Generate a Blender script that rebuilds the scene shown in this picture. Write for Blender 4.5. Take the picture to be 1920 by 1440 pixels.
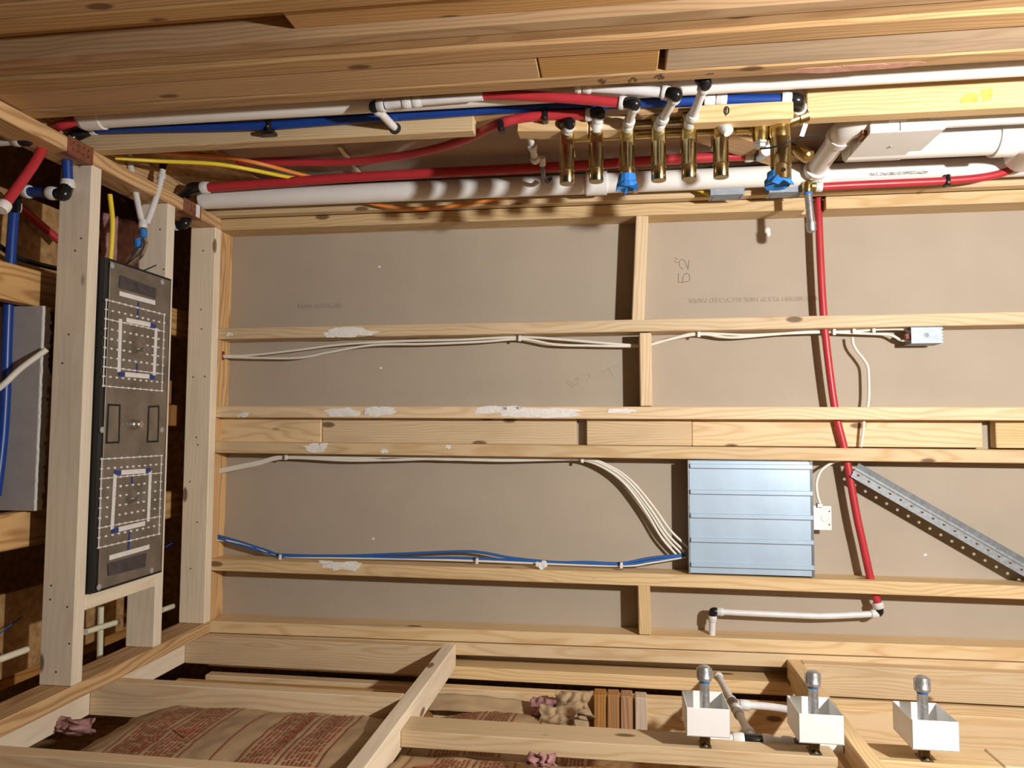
import bpy, bmesh, math, random
from mathutils import Vector, Matrix, noise

for o in list(bpy.data.objects):
    bpy.data.objects.remove(o, do_unlink=True)
SC = bpy.context.scene
COL = SC.collection
random.seed(7)

# ------------------------------------------------------------------ camera, world, light, exposure
FPX = 1380.0
CAM = Vector((0.0, 0.0, 1.40))
BR = Vector((0.004283, 0.137168, -0.990539))
BU = Vector((0.99814, -0.060826, -0.004107))
BF = Vector((0.060814, 0.988679, 0.137173))
cd = bpy.data.cameras.new('camera')
cd.sensor_fit = 'HORIZONTAL'
cd.sensor_width = 36.0
cd.lens = 36.0 * FPX / 1920.0
cd.clip_start = 0.02
cam = bpy.data.objects.new('camera', cd)
COL.objects.link(cam)
M = Matrix.Identity(4)
for i in range(3):
    M[i][0] = BR[i]; M[i][1] = BU[i]; M[i][2] = -BF[i]; M[i][3] = CAM[i]
cam.matrix_world = M
SC.camera = cam

w = bpy.data.worlds.new('world')
SC.world = w
w.use_nodes = True
bg = w.node_tree.nodes['Background']
bg.inputs[0].default_value = (1.0, 0.92, 0.82, 1)
bg.inputs[1].default_value = 0.03

# the work light standing low in front of the right wall, the one lamp of the place
ld = bpy.data.lights.new('work_light', 'AREA')
ld.shape = 'DISK'
ld.size = 0.07
ld.energy = 56.0
ld.color = (1.0, 0.975, 0.94)
lo = bpy.data.objects.new('work_light', ld)
lo.location = (0.33, 0.36, 0.14)
lo.rotation_euler = Vector((-0.05, 1.0, 0.42)).to_track_quat('-Z', 'Y').to_euler()
COL.objects.link(lo)

SC.view_settings.view_transform = 'Standard'
SC.view_settings.look = 'None'
SC.view_settings.gamma = 1.0
SC.view_settings.use_curve_mapping = False
SC.view_settings.exposure = 0.0


# ------------------------------------------------------------------ measuring helpers: a sight line met with a real plane
def ray(x, y):
    return BR * ((x - 960) / FPX) + BU * ((720 - y) / FPX) + BF
def py(x, y, Y):
    d = ray(x, y); return CAM + d * ((Y - CAM.y) / d.y)
def px(x, y, X):
    d = ray(x, y); return CAM + d * ((X - CAM.x) / d.x)
def pz(x, y, Z):
    d = ray(x, y); return CAM + d * ((Z - CAM.z) / d.z)


# ------------------------------------------------------------------ materials
MATS = {}
def newmat(name):
    m = bpy.data.materials.new(name); m.use_nodes = True
    nt = m.node_tree
    return m, nt, nt.nodes, nt.links, nt.nodes['Principled BSDF']

def plain(name, col, rough=0.5, metal=0.0, var=0.06, nscale=30.0, bump=0.0, spec=0.5, trans=0.0, col2=None, bscale=200.0, coat=0.0):
    m, nt, N, L, b = newmat(name)
    tc = N.new('ShaderNodeTexCoord')
    nz = N.new('ShaderNodeTexNoise'); nz.inputs['Scale'].default_value = nscale; nz.inputs['Detail'].default_value = 4
    L.new(tc.outputs['Object'], nz.inputs['Vector'])
    mx = N.new('ShaderNodeMix'); mx.data_type = 'RGBA'
    c2 = col2 if col2 else tuple(max(0, c * (1 - var * 3)) for c in col)
    mx.inputs[6].default_value = (*col, 1); mx.inputs[7].default_value = (*c2, 1)
    mr = N.new('ShaderNodeMapRange'); mr.inputs[1].default_value = 0.35; mr.inputs[2].default_value = 0.75
    L.new(nz.outputs['Fac'], mr.inputs[0]); L.new(mr.outputs[0], mx.inputs[0])
    L.new(mx.outputs[2], b.inputs['Base Color'])
    b.inputs['Roughness'].default_value = rough
    b.inputs['Metallic'].default_value = metal
    b.inputs['Specular IOR Level'].default_value = spec
    if trans: b.inputs['Transmission Weight'].default_value = trans
    if coat: b.inputs['Coat Weight'].default_value = coat
    if bump:
        n2 = N.new('ShaderNodeTexNoise'); n2.inputs['Scale'].default_value = bscale; n2.inputs['Detail'].default_value = 3
        L.new(tc.outputs['Object'], n2.inputs['Vector'])
        bp = N.new('ShaderNodeBump'); bp.inputs['Strength'].default_value = bump; bp.inputs['Distance'].default_value = 0.002
        L.new(n2.outputs['Fac'], bp.inputs['Height']); L.new(bp.outputs[0], b.inputs['Normal'])
    MATS[name] = m
    return m

def wood(name, light, dark, ringmix=0.55, freq=110.0, stain=0.25, staincol=(0.25, 0.15, 0.07)):
    # growth rings about a pith line along the board (local x), knots, fibres
    m, nt, N, L, b = newmat(name)
    tc = N.new('ShaderNodeTexCoord'); oi = N.new('ShaderNodeObjectInfo')
    def math_(op, a, bb=None, c=None):
        n = N.new('ShaderNodeMath'); n.operation = op
        for k, v in enumerate((a, bb, c)):
            if v is None: continue
            if isinstance(v, (int, float)): n.inputs[k].default_value = v
            else: L.new(v, n.inputs[k])
        return n.outputs[0]
    def vmath(op, a, bb):
        n = N.new('ShaderNodeVectorMath'); n.operation = op
        for k, v in enumerate((a, bb)):
            if isinstance(v, tuple): n.inputs[k].default_value = v
            else: L.new(v, n.inputs[k])
        return n.outputs['Value'] if op == 'LENGTH' else n.outputs[0]
    r = oi.outputs['Random']
    r2 = math_('FRACT', math_('MULTIPLY', r, 17.31)); r3 = math_('FRACT', math_('MULTIPLY', r, 71.77))
    cx = N.new('ShaderNodeCombineXYZ')
    L.new(math_('MULTIPLY', r, 40.0), cx.inputs[0])
    L.new(math_('MULTIPLY_ADD', r2, 0.12, -0.06), cx.inputs[1])
    L.new(math_('MULTIPLY_ADD', r3, 0.10, 0.01), cx.inputs[2])
    p = vmath('ADD', tc.outputs['Object'], cx.outputs[0])
    # distortion
    nz = N.new('ShaderNodeTexNoise'); nz.inputs['Scale'].default_value = 1.0; nz.inputs['Detail'].default_value = 2.5
    L.new(vmath('MULTIPLY', p, (1.6, 9.0, 9.0)), nz.inputs['Vector'])
    dis = vmath('MULTIPLY', vmath('SUBTRACT', nz.outputs['Color'], (0.5, 0.5, 0.5)), (0.0, 0.075, 0.075))
    q = vmath('ADD', vmath('MULTIPLY', p, (0.0, 1.0, 1.0)), dis)
    dist = vmath('LENGTH', q, (0, 0, 0))
    s = math_('SINE', math_('MULTIPLY', dist, freq * 6.283))
    s = math_('MULTIPLY_ADD', s, 0.5, 0.5)
    s = math_('POWER', s, 2.4)
    fb = N.new('ShaderNodeTexNoise'); fb.inputs['Scale'].default_value = 1.0; fb.inputs['Detail'].default_value = 3
    L.new(vmath('MULTIPLY', p, (9.0, 420.0, 420.0)), fb.inputs['Vector'])
    fib = fb.outputs['Fac']
    fac = math_('MULTIPLY', s, ringmix)
    fac = math_('ADD', fac, math_('MULTIPLY', math_('SUBTRACT', fib, 0.5), 0.55))
    mx = N.new('ShaderNodeMix'); mx.data_type = 'RGBA'; mx.clamp_factor = True
    mx.inputs[6].default_value = (*light, 1); mx.inputs[7].default_value = (*dark, 1)
    L.new(fac, mx.inputs[0])
    # large stains along the board
    st = N.new('ShaderNodeTexNoise'); st.inputs['Scale'].default_value = 1.0; st.inputs['Detail'].default_value = 3
    L.new(vmath('MULTIPLY', p, (3.2, 18.0, 18.0)), st.inputs['Vector'])
    mr = N.new('ShaderNodeMapRange'); mr.inputs[1].default_value = 0.5; mr.inputs[2].default_value = 0.78; mr.inputs[4].default_value = stain
    L.new(st.outputs['Fac'], mr.inputs[0])
    mx2 = N.new('ShaderNodeMix'); mx2.data_type = 'RGBA'
    L.new(mr.outputs[0], mx2.inputs[0]); L.new(mx.outputs[2], mx2.inputs[6]); mx2.inputs[7].default_value = (*staincol, 1)
    # knots
    vo = N.new('ShaderNodeTexVoronoi'); vo.inputs['Scale'].default_value = 1.0
    L.new(vmath('MULTIPLY', p, (4.2, 11.0, 11.0)), vo.inputs['Vector'])
    mk = N.new('ShaderNodeMapRange'); mk.inputs[1].default_value = 0.125; mk.inputs[2].default_value = 0.085
    L.new(vo.outputs['Distance'], mk.inputs[0])
    mx3 = N.new('ShaderNodeMix'); mx3.data_type = 'RGBA'
    L.new(math_('MULTIPLY', mk.outputs[0], 0.85), mx3.inputs[0]); L.new(mx2.outputs[2], mx3.inputs[6]); mx3.inputs[7].default_value = (0.13, 0.06, 0.025, 1)
    hs = N.new('ShaderNodeHueSaturation')
    L.new(mx3.outputs[2], hs.inputs['Color'])
    L.new(math_('MULTIPLY_ADD', r3, 0.22, 0.88), hs.inputs['Value'])
    L.new(math_('MULTIPLY_ADD', r2, 0.24, 0.90), hs.inputs['Saturation'])
    L.new(hs.outputs[0], b.inputs['Base Color'])
    b.inputs['Roughness'].default_value = 0.62
    b.inputs['Specular IOR Level'].default_value = 0.3
    bp = N.new('ShaderNodeBump'); bp.inputs['Strength'].default_value = 0.25; bp.inputs['Distance'].default_value = 0.001
    L.new(fib, bp.inputs['Height']); L.new(bp.outputs[0], b.inputs['Normal'])
    MATS[name] = m
    return m

wood('pine', (0.73, 0.56, 0.34), (0.56, 0.35, 0.155), freq=130)
wood('pine_pale', (0.86, 0.76, 0.60), (0.72, 0.59, 0.42), ringmix=0.35, freq=80, stain=0.3, staincol=(0.42, 0.30, 0.19))
wood('pine_orange', (0.72, 0.45, 0.19), (0.42, 0.21, 0.07), ringmix=0.8)
wood('pine_old', (0.54, 0.345, 0.17), (0.35, 0.185, 0.07), ringmix=0.6, stain=0.4, staincol=(0.30, 0.18, 0.09))
wood('wood_grey', (0.62, 0.49, 0.36), (0.45, 0.33, 0.22), ringmix=0.45, stain=0.45, staincol=(0.22, 0.17, 0.13))
wood('wood_dark', (0.46, 0.25, 0.11), (0.26, 0.12, 0.045), ringmix=0.8, stain=0.4)

plain('paper', (0.445, 0.377, 0.297), 0.85, var=0.025, nscale=5, bump=0.05, bscale=90, spec=0.15)
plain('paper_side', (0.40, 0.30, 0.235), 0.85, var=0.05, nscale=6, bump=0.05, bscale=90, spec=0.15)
plain('gyp_grey', (0.42, 0.40, 0.39), 0.8, var=0.04, nscale=20, spec=0.2)
plain('gyp_white', (0.85, 0.83, 0.79), 0.9, var=0.05, nscale=60, bump=0.5)
plain('plaster', (0.88, 0.86, 0.82), 0.9, var=0.06, nscale=80, bump=0.4)
plain('pvc', (0.86, 0.85, 0.82), 0.32, var=0.02, nscale=8)
plain('pex', (0.78, 0.77, 0.78), 0.35, var=0.05, nscale=25)
plain('collar', (0.74, 0.75, 0.74), 0.45, var=0.04, nscale=40)
plain('box_white', (0.88, 0.88, 0.86), 0.4, var=0.015, nscale=12)
plain('black', (0.012, 0.012, 0.014), 0.22, var=0.05)
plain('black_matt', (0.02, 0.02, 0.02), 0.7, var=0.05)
plain('red', (0.50, 0.035, 0.045), 0.38, var=0.05, nscale=15)
plain('blue', (0.010, 0.055, 0.30), 0.35, var=0.06, nscale=15)
plain('brass', (0.62, 0.48, 0.20), 0.22, metal=1.0, var=0.08, nscale=40, bump=0.03)
plain('brass_dull', (0.50, 0.42, 0.23), 0.20, metal=1.0, var=0.10, nscale=50, bump=0.05)
plain('galv', (0.60, 0.61, 0.62), 0.42, metal=0.85, var=0.14, nscale=120, bump=0.15)
plain('galv_brace', (0.33, 0.355, 0.375), 0.6, metal=0.4, var=0.12, nscale=90)
plain('brass_dark', (0.20, 0.14, 0.06), 0.4, metal=0.8, var=0.2)
plain('chalk_red', (0.62, 0.33, 0.24), 0.8, var=0.1, nscale=40)
plain('mark_yellow', (0.72, 0.47, 0.10), 0.8, var=0.1, nscale=40)
plain('galv_box', (0.33, 0.375, 0.43), 0.5, metal=0.3, var=0.08, nscale=60)
plain('alu', (0.44, 0.57, 0.70), 0.42, metal=0.25, var=0.05, nscale=9)
plain('alu_dark', (0.16, 0.17, 0.18), 0.5, metal=0.6)
plain('cable', (0.80, 0.77, 0.68), 0.45, var=0.02)
plain('cable_blue', (0.03, 0.13, 0.42), 0.4, var=0.05)
plain('cable_yellow', (0.86, 0.66, 0.05), 0.4, var=0.03)
plain('cable_orange', (0.85, 0.28, 0.06), 0.45, var=0.04)
plain('tape_blue', (0.02, 0.20, 0.62), 0.7, var=0.06, nscale=60, bump=0.2)
plain('tape_white', (0.80, 0.79, 0.78), 0.6, var=0.03)
plain('ink_blue', (0.03, 0.05, 0.28), 0.6)
plain('kraft', (0.50, 0.355, 0.205), 0.7, var=0.10, nscale=14, bump=0.35, bscale=40, spec=0.35)
plain('ink_red', (0.36, 0.105, 0.055), 0.75, spec=0.2)
plain('pink', (0.50, 0.27, 0.26), 0.95, var=0.16, nscale=40, bump=0.9, bscale=120, spec=0.05)
plain('caulk_red', (0.34, 0.07, 0.04), 0.6, var=0.2, nscale=50, bump=0.6)
plain('nail_plate', (0.33, 0.12, 0.065), 0.45, metal=0.35, var=0.15, nscale=60)
plain('panel_steel', (0.32, 0.275, 0.22), 0.42, metal=0.55, var=0.14, nscale=14)
plain('panel_black', (0.008, 0.009, 0.008), 0.5)
plain('nozzle', (0.80, 0.79, 0.77), 0.25, var=0.05)
plain('label_dark', (0.085, 0.07, 0.075), 0.4, var=0.2, nscale=40)
plain('chrome', (0.75, 0.75, 0.76), 0.18, metal=1.0, var=0.03)
plain('cpvc', (0.82, 0.80, 0.60), 0.4, var=0.03)
plain('pencil', (0.12, 0.11, 0.11), 0.8)
plain('print', (0.41, 0.325, 0.245), 0.85, spec=0.1)
plain('marker', (0.015, 0.015, 0.017), 0.6)
plain('clip_white', (0.85, 0.85, 0.84), 0.4)
plain('osb', (0.50, 0.30, 0.13), 0.8, nscale=45, col2=(0.27, 0.14, 0.055), bump=0.4, bscale=60, spec=0.2)
plain('subfloor', (0.42, 0.30, 0.19), 0.8, nscale=30, col2=(0.30, 0.20, 0.12), bump=0.2, spec=0.2)


# ------------------------------------------------------------------ mesh helpers
def setpar(o, parent):
    if parent is not None:
        o.parent = parent
        o.matrix_parent_inverse = WORLD[parent.name].inverted()
WORLD = {}
def link(name, me, mat, parent=None, mw=None, smooth=False):
    o = bpy.data.objects.new(name, me)
    COL.objects.link(o)
    if mat: me.materials.append(MATS[mat] if isinstance(mat, str) else mat)
    mw = mw or Matrix.Identity(4)
    o.matrix_basis = mw
    WORLD[o.name] = mw.copy()
    setpar(o, parent)
    if smooth:
        for p in me.polygons: p.use_smooth = True
    return o
def recentre(bm):
    # move a world-space bmesh so that its origin is its centre; returns the world matrix
    vs = [v.co for v in bm.verts]
    lo_ = Vector((min(v.x for v in vs), min(v.y for v in vs), min(v.z for v in vs)))
    hi_ = Vector((max(v.x for v in vs), max(v.y for v in vs), max(v.z for v in vs)))
    c = (lo_ + hi_) / 2
    for v in bm.verts: v.co -= c
    return Matrix.Translation(c)
def fin(name, bm, mat, parent=None, smooth=False, autosmooth=None):
    mw = recentre(bm)
    bmesh.ops.recalc_face_normals(bm, faces=bm.faces[:])
    me = bpy.data.meshes.new(name)
    bm.to_mesh(me); bm.free()
    o = link(name, me, mat, parent, mw, smooth or autosmooth is not None)
    if autosmooth is not None:
        try: me.set_sharp_from_angle(angle=math.radians(autosmooth))
        except Exception: pass
    return o
def empty(name, loc, label=None, cat=None, group=None, kind=None):
    o = bpy.data.objects.new(name, None)
    o.empty_display_size = 0.05
    COL.objects.link(o)
    o.location = loc
    WORLD[o.name] = Matrix.Translation(Vector(loc))
    return tag(o, label, cat, group, kind)
def tag(o, label=None, cat=None, group=None, kind=None):
    if label: o['label'] = label
    if cat: o['category'] = cat
    if group: o['group'] = group
    if kind: o['kind'] = kind
    return o
def frame_of(d, ref):
    d = d.normalized()
    s = ref - d * ref.dot(d)
    if s.length < 1e-6: s = d.orthogonal()
    s.normalize()
    return d, s, d.cross(s)
def bbox(bm, x0, x1, y0, y1, z0, z1, bevel=0.0):
    g = bmesh.ops.create_cube(bm, size=1.0)
    for v in g['verts']:
        v.co = Vector(((x0 + x1) / 2 + v.co.x * (x1 - x0), (y0 + y1) / 2 + v.co.y * (y1 - y0), (z0 + z1) / 2 + v.co.z * (z1 - z0)))
    if bevel:
        es = list({e for v in g['verts'] for e in v.link_edges})
        bmesh.ops.bevel(bm, geom=es, offset=bevel, segments=1, affect='EDGES')
def box(name, x0, x1, y0, y1, z0, z1, mat, parent=None, bevel=0.001):
    bm = bmesh.new()
    bbox(bm, min(x0, x1), max(x0, x1), min(y0, y1), max(y0, y1), min(z0, z1), max(z0, z1), bevel)
    return fin(name, bm, mat, parent)
def lum(name, p0, p1, wide, thick, ref, mat, parent=None, bevel=0.0022, cuts=()):
    # a board: length along local x, 'wide' across local y (towards ref), 'thick' along local z
    p0 = Vector(p0); p1 = Vector(p1)
    d, s, t = frame_of(p1 - p0, Vector(ref))
    L_ = (p1 - p0).length
    bm = bmesh.new()
    if not cuts:
        bbox(bm, -L_ / 2, L_ / 2, -wide / 2, wide / 2, -thick / 2, thick / 2, bevel)
    else:
        for c in cuts: bbox(bm, *c, bevel * 0.5)
    me = bpy.data.meshes.new(name); bm.to_mesh(me); bm.free()
    mw = Matrix.Identity(4)
    c = (p0 + p1) / 2
    for i in range(3):
        mw[i][0] = d[i]; mw[i][1] = s[i]; mw[i][2] = t[i]; mw[i][3] = c[i]
    return link(name, me, mat, parent, mw)
def board(name, x, y, z, axis, mat, parent=None, bevel=0.0022):
    # axis-aligned board from ranges
    c = Vector(((x[0] + x[1]) / 2, (y[0] + y[1]) / 2, (z[0] + z[1]) / 2))
    r = {'X': x, 'Y': y, 'Z': z}[axis]
    k = 'XYZ'.index(axis)
    p0 = c.copy(); p1 = c.copy(); p0[k] = r[0]; p1[k] = r[1]
    oth = [i for i in range(3) if i != k]
    dims = {0: abs(x[1] - x[0]), 1: abs(y[1] - y[0]), 2: abs(z[1] - z[0])}
    ref = Vector((0, 0, 0)); ref[oth[0]] = 1
    return lum(name, p0, p1, dims[oth[0]], dims[oth[1]], ref, mat, parent, bevel)
def smoothpts(pts, n=6):
    pts = [Vector(p) for p in pts]
    if len(pts) < 3: return pts
    out = []
    P = [pts[0] * 2 - pts[1]] + pts + [pts[-1] * 2 - pts[-2]]
    for i in range(1, len(P) - 2):
        a, b_, c, d = P[i - 1], P[i], P[i + 1], P[i + 2]
        for k in range(n):
            t = k / n
            out.append(0.5 * ((2 * b_) + (c - a) * t + (2 * a - 5 * b_ + 4 * c - d) * t * t + (3 * b_ - a - 3 * c + d) * t ** 3))
    out.append(pts[-1])
    return out
def add_tube(bm, pts, r, seg=14, cap=True, flat=1.0):
    rs = r if isinstance(r, (list, tuple)) else [r] * len(pts)
    t0 = (pts[1] - pts[0]).normalized()
    s = t0.orthogonal().normalized()
    rings = []
    for i, p in enumerate(pts):
        if i == 0: t = pts[1] - pts[0]
        elif i == len(pts) - 1: t = pts[-1] - pts[-2]
        else: t = (pts[i + 1] - pts[i]).normalized() + (pts[i] - pts[i - 1]).normalized()
        t.normalize()
        s = (s - t * s.dot(t)).normalized()
        u = t.cross(s)
        ring = []
        for k in range(seg):
            a = 2 * math.pi * k / seg
            ring.append(bm.verts.new(p + (s * math.cos(a) * flat + u * math.sin(a)) * rs[i]))
        rings.append(ring)
    for i in range(len(rings) - 1):
        for k in range(seg):
            bm.faces.new((rings[i][k], rings[i][(k + 1) % seg], rings[i + 1][(k + 1) % seg], rings[i + 1][k]))
    if cap:
        bm.faces.new(list(reversed(rings[0]))); bm.faces.new(rings[-1])
def tube(name, pts, r, mat, parent=None, seg=14, n=6, flat=1.0, smooth=True):
    bm = bmesh.new()
    p = smoothpts(pts, n) if len(pts) > 2 else [Vector(q) for q in pts]
    add_tube(bm, p, r, seg, True, flat)
    return fin(name, bm, mat, parent, autosmooth=40 if smooth else None)
def lathe(name, p0, d, prof, mat, parent=None, seg=20):
    # prof: list of (distance along d, radius)
    bm = bmesh.new()
    p0 = Vector(p0); d = Vector(d).normalized()
    s = d.orthogonal().normalized(); u = d.cross(s)
    rings = []
    for (h, r) in prof:
        rings.append([bm.verts.new(p0 + d * h + (s * math.cos(2 * math.pi * k / seg) + u * math.sin(2 * math.pi * k / seg)) * max(r, 1e-5)) for k in range(seg)])
    for i in range(len(rings) - 1):
        for k in range(seg):
            bm.faces.new((rings[i][k], rings[i][(k + 1) % seg], rings[i + 1][(k + 1) % seg], rings[i + 1][k]))
    bm.faces.new(list(reversed(rings[0]))); bm.faces.new(rings[-1])
    return fin(name, bm, mat, parent, autosmooth=35)
def collar(p, d, r, parent, length=0.022, mat='collar', name='collar'):
    d = Vector(d).normalized(); p = Vector(p)
    R = r * 1.36
    return lathe(name, p - d * length / 2, d, [(0, r), (0, R * 0.93), (length * 0.12, R), (length * 0.6, R), (length * 0.66, R * 0.96), (length * 0.9, R * 0.94), (length, R * 0.86), (length, r)], mat, parent, 18)
def elbow(a, c, b_, r, parent, mat='black', name='elbow'):
    a, b_, c = Vector(a), Vector(b_), Vector(c)
    pts = [a, a.lerp(c, 0.55), c.lerp(a, 0.12).lerp(c.lerp(b_, 0.12), 0.5), c.lerp(b_, 0.45), b_]
    bm = bmesh.new()
    p = smoothpts(pts, 3)
    k = len(p) - 1
    rr = [r * (1.12 + 0.18 * math.sin(math.pi * i / k)) for i in range(len(p))]
    add_tube(bm, p, rr, 14)
    return fin(name, bm, mat, parent, autosmooth=50)
def prism(name, poly, d, mat, parent=None):
    # poly: list of world points (planar), d: extrusion vector
    bm = bmesh.new()
    d = Vector(d)
    a = [bm.verts.new(Vector(p)) for p in poly]
    b_ = [bm.verts.new(Vector(p) + d) for p in poly]
    bm.faces.new(a); bm.faces.new(list(reversed(b_)))
    n = len(a)
    for i in range(n): bm.faces.new((a[i], b_[i], b_[(i + 1) % n], a[(i + 1) % n]))
    return fin(name, bm, mat, parent)
def bar(name, p, q, width, thick, normal, mat, parent=None):
    # a flat strip from p to q lying on a plane of the given normal
    p, q = Vector(p), Vector(q); n = Vector(normal).normalized()
    d = (q - p).normalized(); s = d.cross(n).normalized() * width / 2
    return prism(name, [p + s, q + s, q - s, p - s], n * thick, mat, parent)
def text_verts(body, size):
    cu = bpy.data.curves.new('txt', 'FONT'); cu.body = body; cu.size = size; cu.fill_mode = 'FRONT' if cu.dimensions == '2D' else cu.fill_mode
    o = bpy.data.objects.new('txt', cu); COL.objects.link(o)
    dg = bpy.context.evaluated_depsgraph_get()
    me = bpy.data.meshes.new_from_object(o.evaluated_get(dg))
    bpy.data.objects.remove(o, do_unlink=True); bpy.data.curves.remove(cu)
    return me
def text(name, body, origin, right, up, size, mat, parent=None, lift=0.0006, fn=None):
    me = text_verts(body, size)
    right = Vector(right).normalized(); up = Vector(up).normalized(); n = right.cross(up)
    for v in me.vertices:
        if fn: v.co = fn(v.co.x, v.co.y)
        else: v.co = Vector(origin) + right * v.co.x + up * v.co.y + n * lift
    me.materials.clear()
    bm = bmesh.new(); bm.from_mesh(me); bpy.data.meshes.remove(me)
    return fin(name, bm, mat, parent)
def scrawl(name, strokes, r, mat, parent):
    bm = bmesh.new()
    for s in strokes: add_tube(bm, smoothpts(s, 4) if len(s) > 2 else [Vector(q) for q in s], r, 6)
    return fin(name, bm, mat, parent)
def smear(parent, c, right, up, normal, w_, h_, seed, name='plaster_smear', mat='plaster', thick=0.0008, n=3):
    # an irregular dried dab on a face
    rnd = random.Random(seed)
    bm = bmesh.new()
    right, up, normal, c = Vector(right), Vector(up), Vector(normal), Vector(c)
    for k in range(n):
        cc = c + right * rnd.uniform(-.5, .5) * w_ * (0.7 if k else 0.1) + up * rnd.uniform(-.3, .3) * h_ * (1 if k else 0)
        sw = w_ * (0.5 if k == 0 else rnd.uniform(.12, .3)); sh = h_ * (0.5 if k == 0 else rnd.uniform(.2, .4))
        m = 16
        pts = []
        for i in range(m):
            a = 2 * math.pi * i / m
            f = rnd.uniform(0.55, 1.0)
            v = right * math.cos(a) * sw * f + up * max(-1, min(1, math.sin(a) * 1.2)) * sh * f
            pts.append(cc + v)
        # keep the dab on its face
        pts = [c + right * (p - c).dot(right) + up * max(-h_ / 2, min(h_ / 2, (p - c).dot(up))) for p in pts]
        a_ = [bm.verts.new(p + normal * (thick + 0.00025 * k)) for p in pts]; b_ = [bm.verts.new(p - normal * 0.0005) for p in pts]
        bm.faces.new(a_)
        for i in range(m): bm.faces.new((a_[i], b_[i], b_[(i + 1) % m], a_[(i + 1) % m]))
    return fin(name, bm, mat, parent)

# ================================================================== THE SETTING
FY = 2.30      # front plane of the back wall studs
DY = 2.389     # back wall gypsum paper
XR = 0.707     # inner plane of the right wall studs
XL = -0.672    # inner plane of the left wall studs
ZC = 2.715     # underside of the ceiling framing

floor = box('floor', -2.2, 2.2, -1.6, 3.2, -0.03, 0.0, 'subfloor', bevel=0); tag(floor, 'bare wooden subfloor of the unfinished room', kind='structure')

# ---- back wall
wb = empty('wall_back', (0, FY, 0), 'open stud back wall with brown gypsum paper between the studs', kind='structure')
box('gypsum_sheet', -0.79, 0.83, DY, DY + 0.0127, 0.0, 2.80, 'paper', wb, 0)
def bstud(x_top, x_bot, mat='pine', z0=0.038, z1=2.72, name='stud', y0=FY, y1=DY):
    return lum(name, (x_top, (y0 + y1) / 2, z1), (x_bot, (y0 + y1) / 2, z0), 0.038, y1 - y0, (1, 0, 0), mat, wb)
# the corner stud is notched for the red pipe
n0, n1 = 0.762, 0.822
L2 = (2.72 - 0.038) / 2
def zl(z): return (2.72 + 0.038) / 2 - z
stud_a = lum('stud', (0.687, 2.3445, 2.72), (0.687, 2.3445, 0.038), 0.038, 0.089, (1, 0, 0), 'pine', wb,
    cuts=((-L2, zl(n1), -0.019, 0.019, -0.0445, 0.0445), (zl(n0), L2, -0.019, 0.019, -0.0445, 0.0445), (zl(n1), zl(n0), -0.019, 0.019, -0.0445, -0.004)))
stud_b = bstud(0.315, 0.328)
stud_c = bstud(0.053, 0.049)
stud_d = bstud(-0.065, -0.0745)
stud_e = bstud(-0.452, -0.459)
stud_f = bstud(-0.653, -0.630)
stud_g = bstud(-0.694, -0.671)
stud_h = bstud(-0.760, -0.760)
# flat blocking set back between the two middle studs
def zat(x, y=810, Y=2.35): return py(x, y, Y).z
for xa, xb, yf in ((400, 603, 2.344), (604, 1081, 2.352), (1100, 1297, 2.346), (1298, 1843, 2.352), (1866, 2000, 2.346)):
    board('blocking', (-0.050, 0.036), (yf, yf + 0.036), (zat(xb), zat(xa)), 'Z', 'pine', wb)
lum('block', (0.668, 2.3445, 1.310), (0.337, 2.3445, 1.325), 0.038, 0.088, (0, 0, 1), 'pine', wb)
lum('block', (0.299, 2.3445, 1.303), (0.072, 2.3445, 1.301), 0.036, 0.088, (0, 0, 1), 'pine', wb)
lum('block', (-0.473, 2.3445, 1.312), (-0.620, 2.3445, 1.310), 0.036, 0.088, (0, 0, 1), 'pine', wb)
board('top_plate', (-0.70, 0.70), (FY + 0.002, DY), (2.722, 2.76), 'X', 'pine_orange', wb)
board('bottom_plate', (-0.80, 0.70), (FY, DY), (0.0, 0.038), 'X', 'pine', wb)

# dried plaster on the studs
def zx(x, y): return py(x, y, FY)
for (st, x_, y_, ww, hh, sd) in ((stud_b, 655, 623, 85, 14, 1), (stud_b, 430, 627, 10, 5, 2), (stud_c, 640, 772, 50, 17, 3), (stud_c, 715, 772, 50, 17, 4),
        (stud_c, 935, 768, 60, 10, 5), (stud_c, 1020, 774, 120, 18, 6), (stud_c, 1165, 770, 40, 7, 7), (stud_c, 455, 778, 18, 7, 8), (stud_d, 590, 840, 40, 14, 9),
        (stud_d, 720, 846, 12, 6, 10), (stud_d, 840, 838, 8, 6, 11), (stud_e, 640, 1061, 60, 22, 12), (stud_e, 1015, 1060, 14, 12, 13)):
    c = zx(x_, y_); k = 2.3 / FPX
    smear(st, (c.x, FY - 0.0003, c.z), (0, 0, 1), (1, 0, 0), (0, -1, 0), ww * k * 1.5, min(hh * k * 1.5, 0.034), sd, n=7)
# writing on the gypsum paper
gy = [o for o in wb.children if o.name.startswith('gypsum')][0]
def dw(x, y): return py(x, y, DY - 0.0006)
def strokes(lst): return [[dw(*p) for p in s] for s in lst]
tag(scrawl('pencil_number', strokes([[(1272, 530), (1272, 512)], [(1272, 530), (1290, 528)], [(1280, 530), (1281, 518), (1287, 512), (1293, 517), (1292, 527)],
    [(1281, 505), (1275, 500), (1274, 490), (1282, 487), (1290, 505)], [(1290, 505), (1292, 488)], [(1264, 490), (1271, 492)], [(1264, 483), (1271, 486)]]), 0.0006, 'pencil', gy), 'pencilled 52 inch mark')
scrawl('pencil_scribble', strokes([[(1062, 712), (1080, 722), (1084, 708), (1076, 714)], [(1090, 702), (1107, 704), (1098, 716)], [(1125, 700), (1160, 682)], [(1140, 690), (1150, 706)],
    [(1060, 715), (1075, 728)]]), 0.0004, 'print', gy)
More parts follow.
